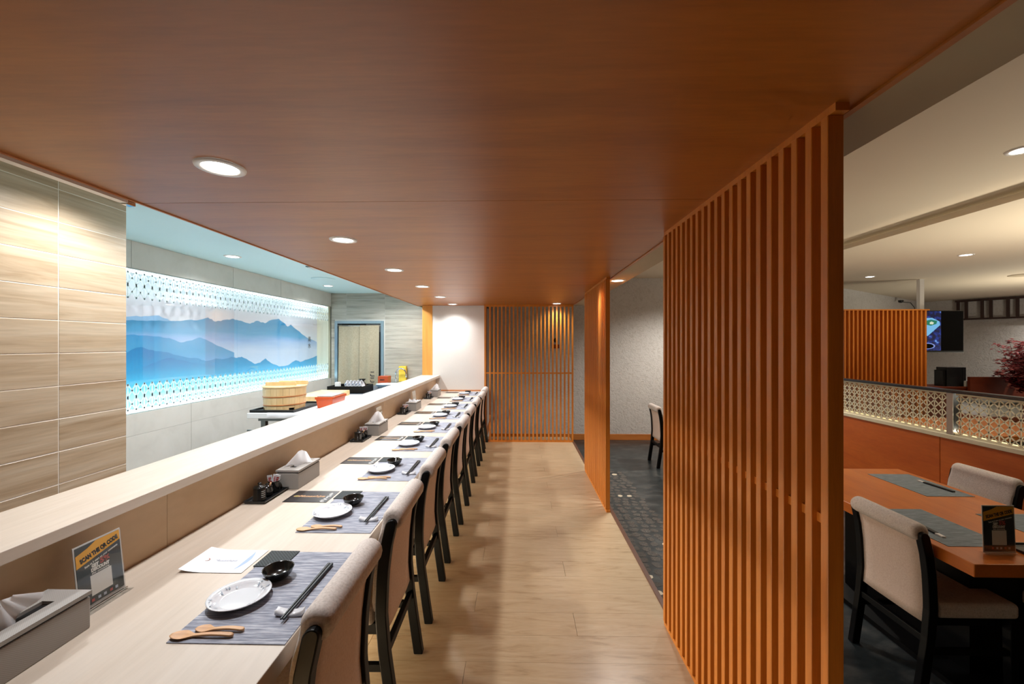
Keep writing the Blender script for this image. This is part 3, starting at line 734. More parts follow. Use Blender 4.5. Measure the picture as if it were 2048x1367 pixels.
for k in range(9):
    y0 = 1.012 + 0.607 * k
    nm = '%s place from the front' % ORD[k]
    jx, jy, jr = random.uniform(-.004, .004), random.uniform(-.008, .008), random.uniform(-.008, .008)
    if k == 0: jx = jy = jr = 0
    o = link('placemat', mat_me, None, (-0.732 + jx, y0 + 0.225 + jy, ZT), jr); tag(o, 'grey blue woven placemat on the counter, ' + nm, 'placemat', 'placemats along the counter')
    zt = ZT + 0.0022
    t = thing('plate', 'white round plate with faint leaf print on a placemat, ' + nm, 'plate', (-0.812 + jx, y0 + 0.17 + jy, zt), random.uniform(0, 6) if k else 0.3, 'white plates along the counter')
    link('dish', plate_me, t); 
    if k < 5: link('leaf_print', plate_print, t)['kind'] = 'stuff'
    o = link('sauce_bowl', bowl_me, None, (-0.765 + jx, y0 + 0.282 + jy, zt + 0.0032)); tag(o, 'small black glazed sauce bowl beside a white plate, ' + nm, 'bowl', 'sauce bowls along the counter')
    cy = y0 + 0.40 + jy if k < 8 else y0 + 0.39
    o = link('coaster', coaster_me, None, (-0.838 + jx, cy, zt), jr); tag(o, 'square black woven coaster on the placemat corner, ' + nm, 'coaster', 'black coasters along the counter')
    # menu card tucked beside the mat
    mcard = thing('menu_card', ('white menu card with pale blue print beside the placemat, ' if k == 0 else 'black menu card with gold lettering beside the placemat, ') + nm, 'menu', (-1.010 + jx, y0 + 0.385 + jy + random.uniform(-.004, .004), ZT), jr, 'menu cards along the counter')
    if k < 8:
        link('card', menu_w if k == 0 else menu_b, mcard)
        if k == 0:
            link('emblem', ring_red, mcard, (-0.068, 0.0, 0.0052)); link('swoosh_print', swoosh, mcard, (0.01, 0, 0.0024))
            link('lettering', text_mesh('Musashiya', 0.02, M['ink_grey'], shear=0.3), mcard, (0.0, 0.0, 0.0026))
        else:
            link('emblem', ring_gold, mcard, (-0.075, 0, 0.0024)); link('emblem_leaf', leafm, mcard, (-0.075, 0, 0.0026))
            link('lettering', logo_gold, mcard, (0.0, 0, 0.0024)); link('foil_print', foil_me, mcard, (0, 0, 0.0024))
    else:
        link('card', menu_b, mcard)
    # chopsticks and rest
    ry = y0 + 0.112 + jy
    o = link('chopstick_rest', rest_me, None, (-0.632 + jx, ry, zt)); tag(o, 'white boat shaped porcelain chopstick rest on a placemat, ' + nm, 'chopstick rest', 'chopstick rests along the counter')
    for s in (-1, 1):
        o = link('chopstick', stick_me, None, (-0.634 + jx + s * 0.0034, ry - 0.035, zt + 0.0095 + 0.0005), R(-0.9) * s)
        o.rotation_euler = (R(-0.75), 0, R(-0.35) * s)
        tag(o, 'black chopstick on the %s side of its pair, ' % ('kitchen' if s < 0 else 'aisle') + nm, 'chopstick', 'chopsticks of the pair ' + nm)
    o = link('wooden_spoon', spoon_big, None, (-0.888 + jx, y0 + 0.020 + jy, zt - 0.001), R(1)); tag(o, 'larger wooden spoon at the placemat edge, ' + nm, 'spoon', 'wooden spoons along the counter')
    o = link('wooden_spoon', spoon_small, None, (-0.842 + jx, y0 + 0.046 + jy, zt - 0.001), R(-1)); tag(o, 'smaller wooden spoon lying behind the larger one, ' + nm, 'spoon', 'wooden spoons along the counter')

# ------------------------------------------------------------------ tissue boxes
def sheet(pts_rows, thick=0.0):
    m = MB(); n = len(pts_rows[0])
    m.add([p for r_ in pts_rows for p in r_], [(i * n + j, i * n + j + 1, (i + 1) * n + j + 1, (i + 1) * n + j) for i in range(len(pts_rows) - 1) for j in range(n - 1)], True)
    return m
def tissue_mesh(style):
    random.seed(style)
    rows_ = []
    if style == 3:      # flopped flat
        for i in range(7):
            u = i / 6; rows_.append([(-0.045 + 0.09 * j / 8, -0.05 + 0.10 * u, 0.002 + 0.028 * math.sin(math.pi * u) * (0.6 + 0.4 * math.cos(j * 1.4)) ) for j in range(9)])
    else:
        H = {1: 0.07, 2: 0.075, 4: 0.065, 5: 0.07}[style]
        for i in range(9):
            v = i / 8
            row = []
            for j in range(11):
                u = j / 10 * 2 - 1
                wdt = 0.055 * (1 - 0.72 * v) + 0.004
                row.append((0.012 * math.sin(u * 5 + style) * (1 - 0.5 * v) + 0.018 * v * (style % 2 - 0.5), u * wdt + 0.012 * v, H * v * (1 - 0.18 * abs(u)) + 0.0))
            rows_.append(row)
    return sheet(rows_).mesh('tissue', M['tissue'])
def tissue_box(y0, label, style):
    t = thing('tissue_box', label, 'tissue box', (-1.19, y0, ZT), 0, 'tissue boxes along the counter upstand')
    MB().box(-0.058, 0.058, 0.002, 0.228, 0, 0.082).build('body', M['box_fabric'], t, bevel=0.003)
    MB().box(-0.054, 0.054, 0.006, 0.224, 0.082, 0.088).build('lid_gap', M['black_plastic'], t)
    m = MB()      # lid with a slot opening
    m.box(-0.06, -0.016, 0, 0.23, 0.088, 0.098).box(0.016, 0.06, 0, 0.23, 0.088, 0.098).box(-0.016, 0.016, 0, 0.05, 0.088, 0.098).box(-0.016, 0.016, 0.18, 0.23, 0.088, 0.098)
    m.build('lid', M['box_fabric'], t)
    MB().box(-0.016, 0.016, 0.05, 0.18, 0.088, 0.0895).build('slot', M['ink_black'], t)
    o = link('tissue', tissue_mesh(style), t, (0.0, 0.105, 0.09))
    o.rotation_euler = (0, 0, R(-52)); o.scale = (1.3, 1.3, 1.25)
    if style == 3: o.rotation_euler = (0, 0, 0); o.scale = (1, 1, 1.2)
    if style == 4: o.scale = (1, 1, 1); o.rotation_euler = (R(38), 0, 0); o.location = (0, 0.12, 0.094)
    return t
tissue_box(0.838, 'grey woven tissue box nearest the camera end, cut by the picture edge', 4)
tissue_box(2.09, 'grey woven tissue box, second from the camera end, with a pointed white tissue', 1)
tissue_box(3.31, 'grey woven tissue box, third from the camera end, before a brown card stand', 2)
tissue_box(4.52, 'grey woven tissue box, fourth from the camera end, with a flopped tissue', 3)
tissue_box(5.72, 'grey woven tissue box at the far end beside the white wall', 5)

# ------------------------------------------------------------------ condiment sets
tray_me = MB().loft([[(-0.046, -0.094, 0), (0.046, -0.094, 0), (0.046, 0.094, 0), (-0.046, 0.094, 0)], [(-0.053, -0.1, 0.014), (0.053, -0.1, 0.014), (0.053, 0.1, 0.014), (-0.053, 0.1, 0.014)],
                     [(-0.049, -0.096, 0.014), (0.049, -0.096, 0.014), (0.049, 0.096, 0.014), (-0.049, 0.096, 0.014)], [(-0.043, -0.09, 0.004), (0.043, -0.09, 0.004), (0.043, 0.09, 0.004), (-0.043, 0.09, 0.004)]], smooth=False).mesh('tray', M['black_plastic'], bevel=0.0015)
jar_body = MB().lathe([(0.0, 0), (0.026, 0), (0.029, 0.003), (0.030, 0.008), (0.027, 0.010), (0.0265, 0.056), (0.024, 0.060), (0.0, 0.060)], 28, caps=False).mesh('jar', M['black_glaze'])
jar_lid = MB().lathe([(0.028, 0.060), (0.0285, 0.064), (0.022, 0.068), (0.007, 0.070), (0.006, 0.074), (0.009, 0.080), (0.006, 0.084), (0.0, 0.085)], 28, caps=False).mesh('lid', M['black_glaze'])
jar_marks = MB()
for i in range(4):
    z = 0.018 + i * 0.009
    a0, a1 = -0.75, -0.05
    row = [[(0.0273 * math.cos(a0 + (a1 - a0) * j / 6), 0.0273 * math.sin(a0 + (a1 - a0) * j / 6), z + dz) for j in range(7)] for dz in (0, 0.003)]
    n = 7
    jar_marks.add(row[0] + row[1], [(j, j + 1, n + j + 1, n + j) for j in range(6)])
jar_marks = jar_marks.mesh('mark', M['ink_silver'])
pot_body = MB().lathe([(0.0, 0), (0.018, 0), (0.026, 0.012), (0.028, 0.028), (0.023, 0.042), (0.024, 0.046), (0.021, 0.046), (0.02, 0.03), (0.0, 0.012)], 28, caps=False).mesh('pot', M['black_glaze'])
pot_lid = MB().lathe([(0.0245, 0.046), (0.02, 0.052), (0.006, 0.056), (0.005, 0.061), (0.0, 0.062)], 24, caps=False).mesh('lid', M['black_glaze'])
pot_spoon = MB().tube([(0.012, -0.004, 0.045), (0.024, -0.016, 0.058), (0.034, -0.026, 0.072)], [0.003, 0.0035, 0.004], 8).mesh('spoon', M['spoon'])
cup_me = MB().lathe([(0.0, 0), (0.024, 0), (0.027, 0.01), (0.027, 0.05), (0.029, 0.056), (0.026, 0.056), (0.024, 0.05), (0.0, 0.01)], 28, caps=False).mesh('holder', M['black_glaze'])
packet = MB().box(-0.012, 0.012, -0.002, 0.002, 0, 0.075).mesh('sachet', M['porcelain'])
packet_print = MB().box(-0.008, 0.008, -0.0026, -0.0021, 0.040, 0.046).box(-0.008, 0.004, -0.0026, -0.0021, 0.049, 0.055).box(-0.006, 0.008, -0.0026, -0.0021, 0.058, 0.064).mesh('print', M['ink_red'])
for i, (yt, nm) in enumerate(((1.99, 'second'), (3.19, 'third'), (4.40, 'fourth'), (5.60, 'fifth'))):
    b = '%s condiment set from the front' % ORD[i]
    o = link('condiment_tray', tray_me, None, (-1.232, yt, ZT)); tag(o, 'black rectangular condiment tray, ' + b, 'tray', 'condiment trays')
    z = ZT + 0.0042
    t = thing('sauce_jar', 'black ribbed sauce jar with lid, ' + b, 'jar', (-1.233, yt - 0.056, z), 0, 'sauce jars'); link('body', jar_body, t); link('lid', jar_lid, t); link('mark', jar_marks, t)
    t = thing('spice_pot', 'small round black spice pot with spoon, ' + b, 'pot', (-1.233, yt + 0.002, z), 0, 'spice pots'); link('body', pot_body, t); link('lid', pot_lid, t); link('spoon', pot_spoon, t)
    o = link('sachet_holder', cup_me, None, (-1.233, yt + 0.062, z)); tag(o, 'black cup holding white sachets, ' + b, 'holder', 'sachet holders')
    for j, (dx, rx, ry_) in enumerate(((-0.008, 4, -8), (0.002, -4, 2), (0.009, 6, 9))):
        t = thing('sachet', 'white sachet with red print, %s of three, ' % ('kitchen side', 'middle', 'aisle side')[j] + b, 'sachet', (-1.233 + dx, yt + 0.062 + (j - 1) * 0.006, z + 0.010), 0, 'white sachets in the cup ' + b)
        t.rotation_euler = (R(rx), R(ry_), 0); link('packet', packet, t); link('print', packet_print, t)

# ------------------------------------------------------------------ card stands
def card_stand(loc, rotz, label, style, w_=0.134, h_=0.186, lean=6):
    """faces local -y; local x along the card"""
    t = thing('card_stand', label, 'sign', loc, rotz)
    ln = R(lean); up = Vector((0, math.sin(ln), math.cos(ln))); nrm = Vector((0, -math.cos(ln), math.sin(ln)))
    def P(u, v, d=0): return Vector((u, 0, 0)) + up * v + nrm * d
    def slab(name, u0, u1, v0, v1, d0, d1, m):
        q = [P(u0, v0, d0), P(u1, v0, d0), P(u1, v1, d0), P(u0, v1, d0), P(u0, v0, d1), P(u1, v0, d1), P(u1, v1, d1), P(u0, v1, d1)]
        MB().add(q, [(0, 3, 2, 1), (4, 5, 6, 7), (0, 1, 5, 4), (1, 2, 6, 5), (2, 3, 7, 6), (3, 0, 4, 7)]).build(name, m, t)
    W, H = w_ / 2, h_
    slab('back_sheet', -W, W, 0.004, H, -0.004, -0.002, M['acrylic_edge'])
    b = 0.004
    fill = {0: M['card_dark'], 1: M['card_cream'], 2: M['card_pale']}[style]
    slab('card', -W + b, W - b, 0.012, H - b, -0.002, -0.0008, fill)
    slab('front_sheet', -W, W, 0.004, H, -0.0004, 0.0012, M['acrylic'])
    MB().box(-W, W, -0.024, 0.020, 0, 0.003).build('foot', M['acrylic'], t)
    MB().box(-W, W, -0.0065, -0.003, 0.003, 0.0055).build('foot_edge', M['chrome'], t)
    k = h_ / 0.19
    if style == 0:
        def flat(name, pts, m, d):
            MB().add([P(u * W / 0.067, v * k, d) for u, v in pts], [tuple(range(len(pts)))]).build(name, m, t, recalc=False)
        flat('yellow_band', [(-0.063, 0.128), (0.063, 0.158), (0.063, 0.186), (-0.006, 0.186), (-0.03, 0.174), (-0.063, 0.164)], M['card_yellow'], -0.0006)
        flat('blank_panel', [(-0.030, 0.034), (0.030, 0.034), (0.030, 0.092), (-0.030, 0.092)], M['ink_white'], -0.0006)
        a = R(13); ux = Vector((math.cos(a), 0, 0)) + up * math.sin(a); uy = up * math.cos(a) - Vector((math.sin(a), 0, 0))
        sx = W / 0.067
        text('lettering', 'SCAN THE QR CODE', 0.017 * k, M['ink_black'], t, P(0.002 * sx, 0.156 * k, -0.0005), ux, uy, width=0.112 * sx, bold=0.0013)
        text('lettering', 'Rate us 5 stars on your comments', 0.0085 * k, M['ink_white'], t, P(0.006 * sx, 0.1335 * k, -0.0005), ux, uy, width=0.098 * sx, bold=0.0003)
        text('lettering', 'GET', 0.013 * k, M['ink_white'], t, P(-0.014 * sx, 0.117 * k, -0.0005), (1, 0, 0), up, width=0.020 * sx, bold=0.001)
        text('lettering', '5%', 0.021 * k, M['ink_pink'], t, P(0.014 * sx, 0.121 * k, -0.0005), (1, 0, 0), up, width=0.028 * sx, bold=0.001)
        text('lettering', 'DISCOUNT', 0.013 * k, M['ink_white'], t, P(0.0, 0.1055 * k, -0.0005), (1, 0, 0), up, width=0.052 * sx, bold=0.001)
        text('lettering', 'after commenting', 0.0075 * k, M['ink_white'], t, P(0.0, 0.0965 * k, -0.0005), (1, 0, 0), up, width=0.050 * sx, bold=0.0002)
        for u, m in ((-0.028, M['ink_pink']), (-0.010, M['ink_grey']), (0.006, M['ink_grey']), (0.024, M['ink_pink']), (0.040, M['ink_grey'])):
            flat('small_icon', [(u - .004, .018), (u + .004, .018), (u + .004, .026), (u - .004, .026)], m, -0.0006)
    elif style == 1:
        MB().add([P(-W + b, 0.06, -0.0006), P(W - b, 0.02, -0.0006), P(W - b, 0.035, -0.0006), P(-W + b, 0.08, -0.0006)], [(0, 1, 2, 3)]).build('dark_stripe', M['ink_black'], t, recalc=False)
    return t
card_stand((-1.205, 1.173, ZT), R(90), 'clear card stand with yellow discount banner on the counter beside the first tissue box', 0)
card_stand((-1.225, 3.64, ZT), R(90), 'clear card stand with brown picture on the counter behind the third tissue box', 1)
card_stand((-1.225, 4.86, ZT), R(90), 'clear card stand with pale card on the counter behind the fourth tissue box', 2)

# ------------------------------------------------------------------ slat screens
def screen_y(name, label, x0, x1, y0, n, pitch, w_, z0, z1, mid, xr):
    """slats standing in a row along y; rails behind them"""
    t = thing(name, label, 'screen', (0, 0, 0), 0, 'slat screens along the aisle')
    me = MB().box(0, x1 - x0, 0, w_, z0 + 0.02, z1 - 0.02).mesh('slat', M['slat'], bevel=0.0015, seg=1)
    for i in range(n):
        link('slat', me, t, (x0, y0 + i * pitch, 0))
    ye = y0 + (n - 1) * pitch + w_
    MB().box(x0 + 0.004, x1 - 0.002, y0 - 0.02, ye, z0, z0 + 0.02).build('bottom_rail', M['slat'], t)
    MB().box(x0 + 0.004, x1 - 0.002, y0 - 0.02, ye, z1 - 0.02, z1).build('top_rail', M['slat'], t)
    MB().box(xr, xr + 0.012, y0 + 0.004, ye - 0.004, mid - 0.012, mid + 0.012).build('middle_rail', M['slat'], t)
    return t
screen_y('slat_screen', 'tall orange wood slat screen between aisle and dining room, large in front', 0.771, 0.811, 1.045, 21, 0.0575, 0.025, 0.0, ZC, 1.045, 0.785)
screen_y('slat_screen', 'narrow looking orange wood slat screen further down the aisle before the lattice', 0.771, 0.811, 3.69, 21, 0.0575, 0.025, 0.0, ZC, 1.045, 0.785)
# lattice at the end of the aisle
t = thing('slat_lattice', 'orange slat lattice with dark side post closing the end of the aisle', 'screen', (0, 6.26, 0))
sl = MB().box(0, 0.024, 0, 0.03, 0.03, ZC - 0.035).mesh('slat', M['slat'], bevel=0.0015, seg=1)
for i in range(22):
    link('slat', sl, t, (-0.453 + i * 0.0597, 0, 0))
MB().box(-0.528, -0.50, -0.004, 0.19, 0, ZC).build('side_post', M['slat'], t)
MB().box(-0.50, 0.826, 0.002, 0.03, 0.0, 0.03).build('bottom_rail', M['slat'], t)
MB().box(-0.50, 0.826, -0.002, 0.034, ZC - 0.035, ZC).build('top_rail', M['slat'], t)
MB().box(-0.50, 0.826, 0.004, 0.018, 1.035, 1.058).build('middle_rail', M['slat'], t)
# small restroom plaque on the wall behind the lattice
t = thing('wall_plaque', 'small restroom plaque with dark figure on the grey wall behind the lattice', 'sign', (0.655, 7.418, 1.5))
MB().box(-0.062, 0.062, -0.012, 0, -0.02, 0.10).build('plate', M['ink_grey'], t, bevel=0.002)
MB().prism([(0.034 * math.cos(a), 0.052 + 0.040 * math.sin(a)) for a in [2 * math.pi * i / 16 for i in range(16)]], 'y', -0.016, -0.012).build('figure', M['ink_black'], t)
MB().box(-0.066, 0.066, -0.014, 0, -0.09, -0.022).build('base_plate', M['booth_red'], t)

# ------------------------------------------------------------------ kitchen things
t = thing('prep_table', 'white topped steel prep table behind the counter ledge', 'table', (0, 0, 0))
MB().box(-2.53, -1.72, 3.78, 6.3, 0.80, 0.85).build('tabletop', M['cloth_white'], t, bevel=0.004)
MB().box(-2.50, -1.78, 3.90, 6.22, 0.755, 0.80).build('apron', M['steel_grey'], t)
for x in (-2.47, -1.82):
    for yv in (3.95, 6.15):
        MB().box(x - 0.022, x + 0.022, yv - 0.022, yv + 0.022, 0.0, 0.755).build('leg', M['steel_grey'], t)
MB().box(-2.49, -1.80, 3.95, 6.15, 0.55, 0.565).build('shelf', M['steel_grey'], t)
MB().tube([(-2.47, 3.95, 0.62), (-2.55, 3.93, 0.655), (-2.62, 3.92, 0.66)], 0.008, 8).build('lever', M['steel_grey'], t)
o = MB()
rows_ = []
for i in range(15):
    x = -2.34 + 0.55 * i / 14
    rows_.append([(x, 3.776, 0.812 + 0.008 * math.sin(i * 1.3)), (x, 3.776, 0.853 + 0.004 * math.sin(i * 2.1)), (x, 3.785, 0.855), (x, 3.79, 0.8515)])
tag(sheet(rows_).build('table_cloth', M['tissue']), 'rumpled white cloth over the corner of the prep table', 'cloth')
o = MB()
o.box(-2.52, -2.10, 3.80, 4.40, 0.851, 0.862)
tx = [(-2.52, -2.10, 3.80, 3.816), (-2.52, -2.10, 4.384, 4.40), (-2.52, -2.504, 3.816, 4.384), (-2.116, -2.10, 3.816, 4.384)]
for a, b, c, d_ in tx: o.box(a, b, c, d_, 0.862, 0.876)
tag(o.build('oven_tray', M['black_plastic'], bevel=0.002, seg=1), 'shallow black tray under the wooden rice tub', 'tray')
# rice tub with staves
t = thing('rice_tub', 'round pale wood rice tub with copper hoops and a battened lid', 'tub', (-2.31, 4.02, 0.863))
t.scale = (0.92, 0.92, 1)
n = 22
for i in range(n):
    a0, a1 = 2 * math.pi * i / n + 0.004, 2 * math.pi * (i + 1) / n - 0.004
    def q(a, r_, z): return (r_ * math.cos(a), r_ * math.sin(a), z)
    am = (a0 + a1) / 2
    z0 = 0.0 if i not in (13, 19) else 0.02
    secs = []
    for z, ro in ((z0, 0.196), (0.21, 0.208)):
        secs.append([q(a0, ro, z), q(am, ro * 1.003, z), q(a1, ro, z), q(a1, ro - 0.02, z), q(a0, ro - 0.02, z)])
    MB().loft(secs, smooth=False).build('stave', M['hinoki'], t)
for z, r_ in ((0.045, 0.2005), (0.125, 0.205)):
    MB().tube([(r_ * math.cos(2 * math.pi * i / 40), r_ * math.sin(2 * math.pi * i / 40), z + 0.004 * math.sin(2 * math.pi * i / 40 + 2)) for i in range(41)], 0.0055, 8).build('hoop', M['hoop'], t)
MB().lathe([(0, 0.03), (0.18, 0.03), (0.18, 0.035), (0, 0.035)], 24, caps=False).build('bottom', M['hinoki'], t)
lid = MB().lathe([(0.0, 0.211), (0.214, 0.211), (0.216, 0.215), (0.214, 0.226), (0.0, 0.226)], 40, caps=False).build('lid', M['hinoki'], t)
for yv, rz in ((-0.07, 0.0), (0.08, 0.0)):
    o = MB().prism([(-0.15, 0.226), (0.15, 0.226), (0.145, 0.262), (-0.145, 0.262)], 'y', -0.014, 0.014).build('batten', M['hinoki'], lid, (0.0 if yv < 0 else 0.05, yv, 0))
    o.rotation_euler = (0, 0, R(10))
tag(MB().box(-2.48, -2.12, 4.46, 5.12, 0.851, 0.915).build('cutting_board', M['hinoki'], bevel=0.003), 'thick pale wood cutting board lying behind the rice tub', 'cutting board')
t = thing('lacquer_box', 'orange red lacquer box with a grey lid on the prep table', 'box', (-1.94, 4.22, 0.851))
t.scale = (1, 0.76, 1)
MB().loft([[(-0.072, -0.19, 0), (0.072, -0.19, 0), (0.072, 0.19, 0), (-0.072, 0.19, 0)], [(-0.085, -0.205, 0.10), (0.085, -0.205, 0.10), (0.085, 0.205, 0.10), (-0.085, 0.205, 0.10)]], smooth=False).build('body', M['orange'], t, bevel=0.003)
MB().box(-0.092, 0.092, -0.212, 0.212, 0.088, 0.112).build('rim', M['orange'], t, bevel=0.003)
MB().box(-0.075, 0.075, -0.19, 0.19, 0.112, 0.122).build('lid', M['lid_grey'], t, bevel=0.002)
o = MB().box(-2.50, -1.78, 5.2, 6.26, 0.8505, 0.856)
tag(o.build('work_mat', plain('dark blue grey mat', (70, 78, 88), 0.5)), 'dark grey work mat under the black dish tray', 'mat')
o = MB(); X0, X1, Y0, Y1 = -2.47, -2.0, 5.25, 5.62
o.box(X0, X1, Y0, Y1, 0.8565, 0.868)
for a, b, c, d_ in ((X0, X1, Y0, Y0 + .015), (X0, X1, Y1 - .015, Y1), (X0, X0 + .015, Y0 + .015, Y1 - .015), (X1 - .015, X1, Y0 + .015, Y1 - .015)): o.box(a, b, c, d_, 0.868, 0.945)
tag(o.build('dish_tray', M['black_wood'], bevel=0.002, seg=1), 'deep black wooden tray holding striped bowls by the curtain', 'tray')
bb = MB().lathe([(0, 0), (0.03, 0), (0.033, 0.006), (0.052, 0.03), (0.062, 0.052), (0.058, 0.052), (0.045, 0.03), (0.0, 0.01)], 20, caps=False).mesh('bowl', M['porcelain'])
bs = MB()
for i in range(10):
    a = 2 * math.pi * i / 10
    bs.add([(r_ * 1.02 * math.cos(a + s), r_ * 1.02 * math.sin(a + s), z) for r_, z, s in ((0.035, 0.007, -.08), (0.035, 0.007, .08), (0.054, 0.031, .08), (0.063, 0.05, .08), (0.063, 0.05, -.08), (0.054, 0.031, -.08))], [(0, 1, 2, 5), (5, 2, 3, 4)])
bs = bs.mesh('stripe', M['sea_blue'])
for i in range(5):
    t = thing('striped_bowl', 'white bowl with blue stripes tipped on edge in the black tray, %s of the row' % ORD[i], 'bowl', (-2.30 + 0.046 * i, 5.42, 0.935), 0, 'striped bowls in the black tray')
    t.rotation_euler = (0, R(68), 0)
    link('body', bb, t); link('stripe', bs, t)
o = MB().box(-2.405, -2.345, 5.33, 5.38, 0.868, 0.99)
tag(o.build('white_carton', M['white_paint'], bevel=0.003), 'small upright white carton standing in the black dish tray', 'carton')
o = MB().lathe([(0, 0), (0.05, 0), (0.06, 0.05), (0.05, 0.09), (0.028, 0.115), (0.026, 0.125), (0.052, 0.15), (0.047, 0.15), (0.02, 0.125), (0.0, 0.11)], 24, (-2.12, 5.53, 0.868), caps=False)
tag(o.build('sake_bottle', M['black_glaze']), 'dark flared sake bottle at the end of the black dish tray', 'bottle')
o = MB().lathe([(0, 0), (0.12, 0), (0.15, 0.05), (0.155, 0.055), (0.145, 0.05), (0.115, 0.008), (0, 0.008)], 28, (-1.92, 5.95, 0.857), caps=False)
tag(o.build('basin', M['pale_blue']), 'pale blue basin on the prep table near the doorway', 'basin')
t = thing('sink_unit', 'steel sink unit with faucet under the kitchen back wall', 'sink', (0, 0, 0))
MB().box(-2.22, -1.62, 6.33, 6.86, 0.0, 0.87).build('cabinet', M['steel'], t, bevel=0.004)
fc = MB().tube([(-2.02, 6.72, 0.87), (-2.02, 6.72, 1.0)] + [(-2.02 + 0.085 - 0.085 * math.cos(a), 6.72, 1.0 + 0.085 * math.sin(a)) for a in [math.pi * i / 10 for i in range(11)]] + [(-1.85, 6.72, 0.94)], 0.013, 10).build('faucet', M['chrome'], t)
tag(MB().box(-1.99, -1.87, 6.78, 6.855, 0.871, 1.12).build('yellow_carton', M['yellow_box'], bevel=0.002), 'tall yellow carton standing behind the faucet', 'carton')
t = thing('orange_crate', 'small orange wood box with handle slot beside the faucet', 'box', (-2.16, 6.50, 0.871))
MB().box(-0.055, 0.105, -0.08, 0.08, 0, 0.11).build('body', M['orange_dark'], t, bevel=0.003)
MB().box(-0.02, 0.05, -0.084, -0.08, 0.05, 0.062).build('slot', M['ink_black'], t)
# door frame and curtain
t = thing('door_frame', 'brushed metal frame around the kitchen doorway', 'door frame', (0, 0, 0))
MB().box(DX0, DX0 + 0.05, KB - 0.018, KB + 0.16, 0, DZ).box(DX1 - 0.05, DX1, KB - 0.018, KB + 0.16, 0, DZ).box(DX0 + 0.05, DX1 - 0.05, KB - 0.018, KB + 0.16, DZ - 0.045, DZ).build('frame', M['door_metal'], t, bevel=0.002)
struct(MB().box(-2.69, -2.33, 7.2, 7.24, 1.70, 1.90).box(-2.355, -2.33, 7.2, 7.24, 0.0, 1.7).build('wall_corridor_white', M['white_paint']))
t = thing('noren_curtain', 'beige linen split curtain with dark lettering hung in the kitchen doorway', 'curtain', (0, 0, 0))
MB().tube([(-3.05, KB - 0.03, 1.79), (-2.32, KB - 0.03, 1.79)], 0.009, 8).build('rod', M['steel'], t)
def drape(x0, x1, z0, z1, ph, ysh):
    rows_ = []
    for i in range(13):
        v = i / 12
        rows_.append([(x0 + (x1 - x0) * j / 20, KB - 0.035 + ysh - (0.006 + 0.018 * v) * math.sin(ph + j * 0.55 + v * 0.8) * (0.4 + 0.6 * v) - 0.012 * v, z1 - (z1 - z0) * v) for j in range(21)])
    return sheet(rows_)
drape(-3.02, -2.655, 0.70, 1.80, 0.4, 0).build('left_panel', M['linen'], t)
drape(-2.66, -2.335, 0.66, 1.80, 2.0, -0.012).build('right_panel', M['linen'], t)
for z, c in ((0.985, 'こ'), (0.885, 'こ')):
    text('lettering', c, 0.105, M['noren_ink'], t, (-2.435, KB - 0.09, z), (1, 0, 0), (0, 0, 1), bold=0.002)
# ceiling fittings in the kitchen
t = thing('ceiling_vent', 'slim slatted air vent in the teal kitchen ceiling beside the wood edge', 'vent', (-2.18, 4.52, ZK))
MB().box(-0.14, 0.14, -0.09, 0.09, -0.012, -0.001).build('frame', M['steel_grey'], t, bevel=0.002)
for i in range(5):
    MB().box(-0.12, 0.12, -0.07 + i * 0.033, -0.055 + i * 0.033, -0.018, -0.012).build('slat', M['white_plastic'], t)
t = thing('ceiling_speaker', 'round flush white speaker in the teal kitchen ceiling', 'speaker', (-2.55, 5.32, ZK))
MB().lathe([(0, -0.012), (0.1, -0.012), (0.135, -0.009), (0.145, -0.001), (0, -0.001)], 36, caps=False).build('grille', M['teal'], t)
t = thing('curtain_rail', 'thin aluminium rail with end cap along the wood ceiling edge', 'rail', (0, 0, 0))
MB().box(XW - 0.032, XW - 0.001, -2.5, 1.655, ZC - 0.016, ZC + 0.004).build('track', M['acrylic_edge'], t)
MB().box(XW - 0.036, XW - 0.004, 1.655, 1.695, ZC - 0.02, ZC + 0.004).build('end_cap', M['chrome'], t, bevel=0.004)

# ------------------------------------------------------------------ dining room
def table(label, loc, lx, ly):
    t = thing('dining_table', label, 'table', loc, 0, 'orange wood dining tables')
    MB().box(-lx / 2, lx / 2, -ly / 2, ly / 2, 0.69, 0.75).build('tabletop', M['table_wood'], t, bevel=0.004)
    MB().box(-lx / 2 + 0.3, lx / 2 - 0.3, -ly / 2 + 0.3, ly / 2 - 0.3, 0.03, 0.69).build('pedestal', M['black_wood'], t)
    MB().box(-lx / 2 + 0.15, lx / 2 - 0.15, -ly / 2 + 0.2, ly / 2 - 0.2, 0.0, 0.03).build('base', M['black_wood'], t)
    return t
table('orange wood dining table with thick edge in front of the patterned partition', (2.49, 2.575, ZF), 0.94, 1.41)
table('orange wood dining table seen through the patterned partition', (5.45, 5.0, ZF), 1.4, 1.1)
DCH = 'dining chairs beyond the screen'
cb = make_chair('dining_chair', 'beige backed black chair turned away, by the screen end of the orange table', 'chair', (1.945, 2.24, ZF), math.pi, DCH)
cb.rotation_euler = (0, 0, math.pi)
dup(cb, (3.255, 2.93, ZF), 'grey upholstered chair facing the orange table, back against the partition', 0)
dup(cb, (3.06, 2.16, ZF), 'chair with only its seat corner showing under the orange table, at the picture edge', 0)
dup(cb, (1.93, 5.95, ZF), 'lone pale chair standing by the grey wall, half hidden by the slat screen', math.pi)
matd = mat_me.copy(); matd.materials.clear(); matd.materials.append(M['mat_dark'])
TZ = ZF + 0.75
for (x, yv, lab) in ((2.76, 2.915, 'before the far upholstered chair'), (2.22, 2.255, 'before the chair turned away'), (2.77, 2.195, 'behind the small card stand')):
    o = link('placemat', matd, None, (x, yv, TZ)); tag(o, 'slate grey placemat on the orange table, ' + lab, 'placemat', 'placemats on the orange table')
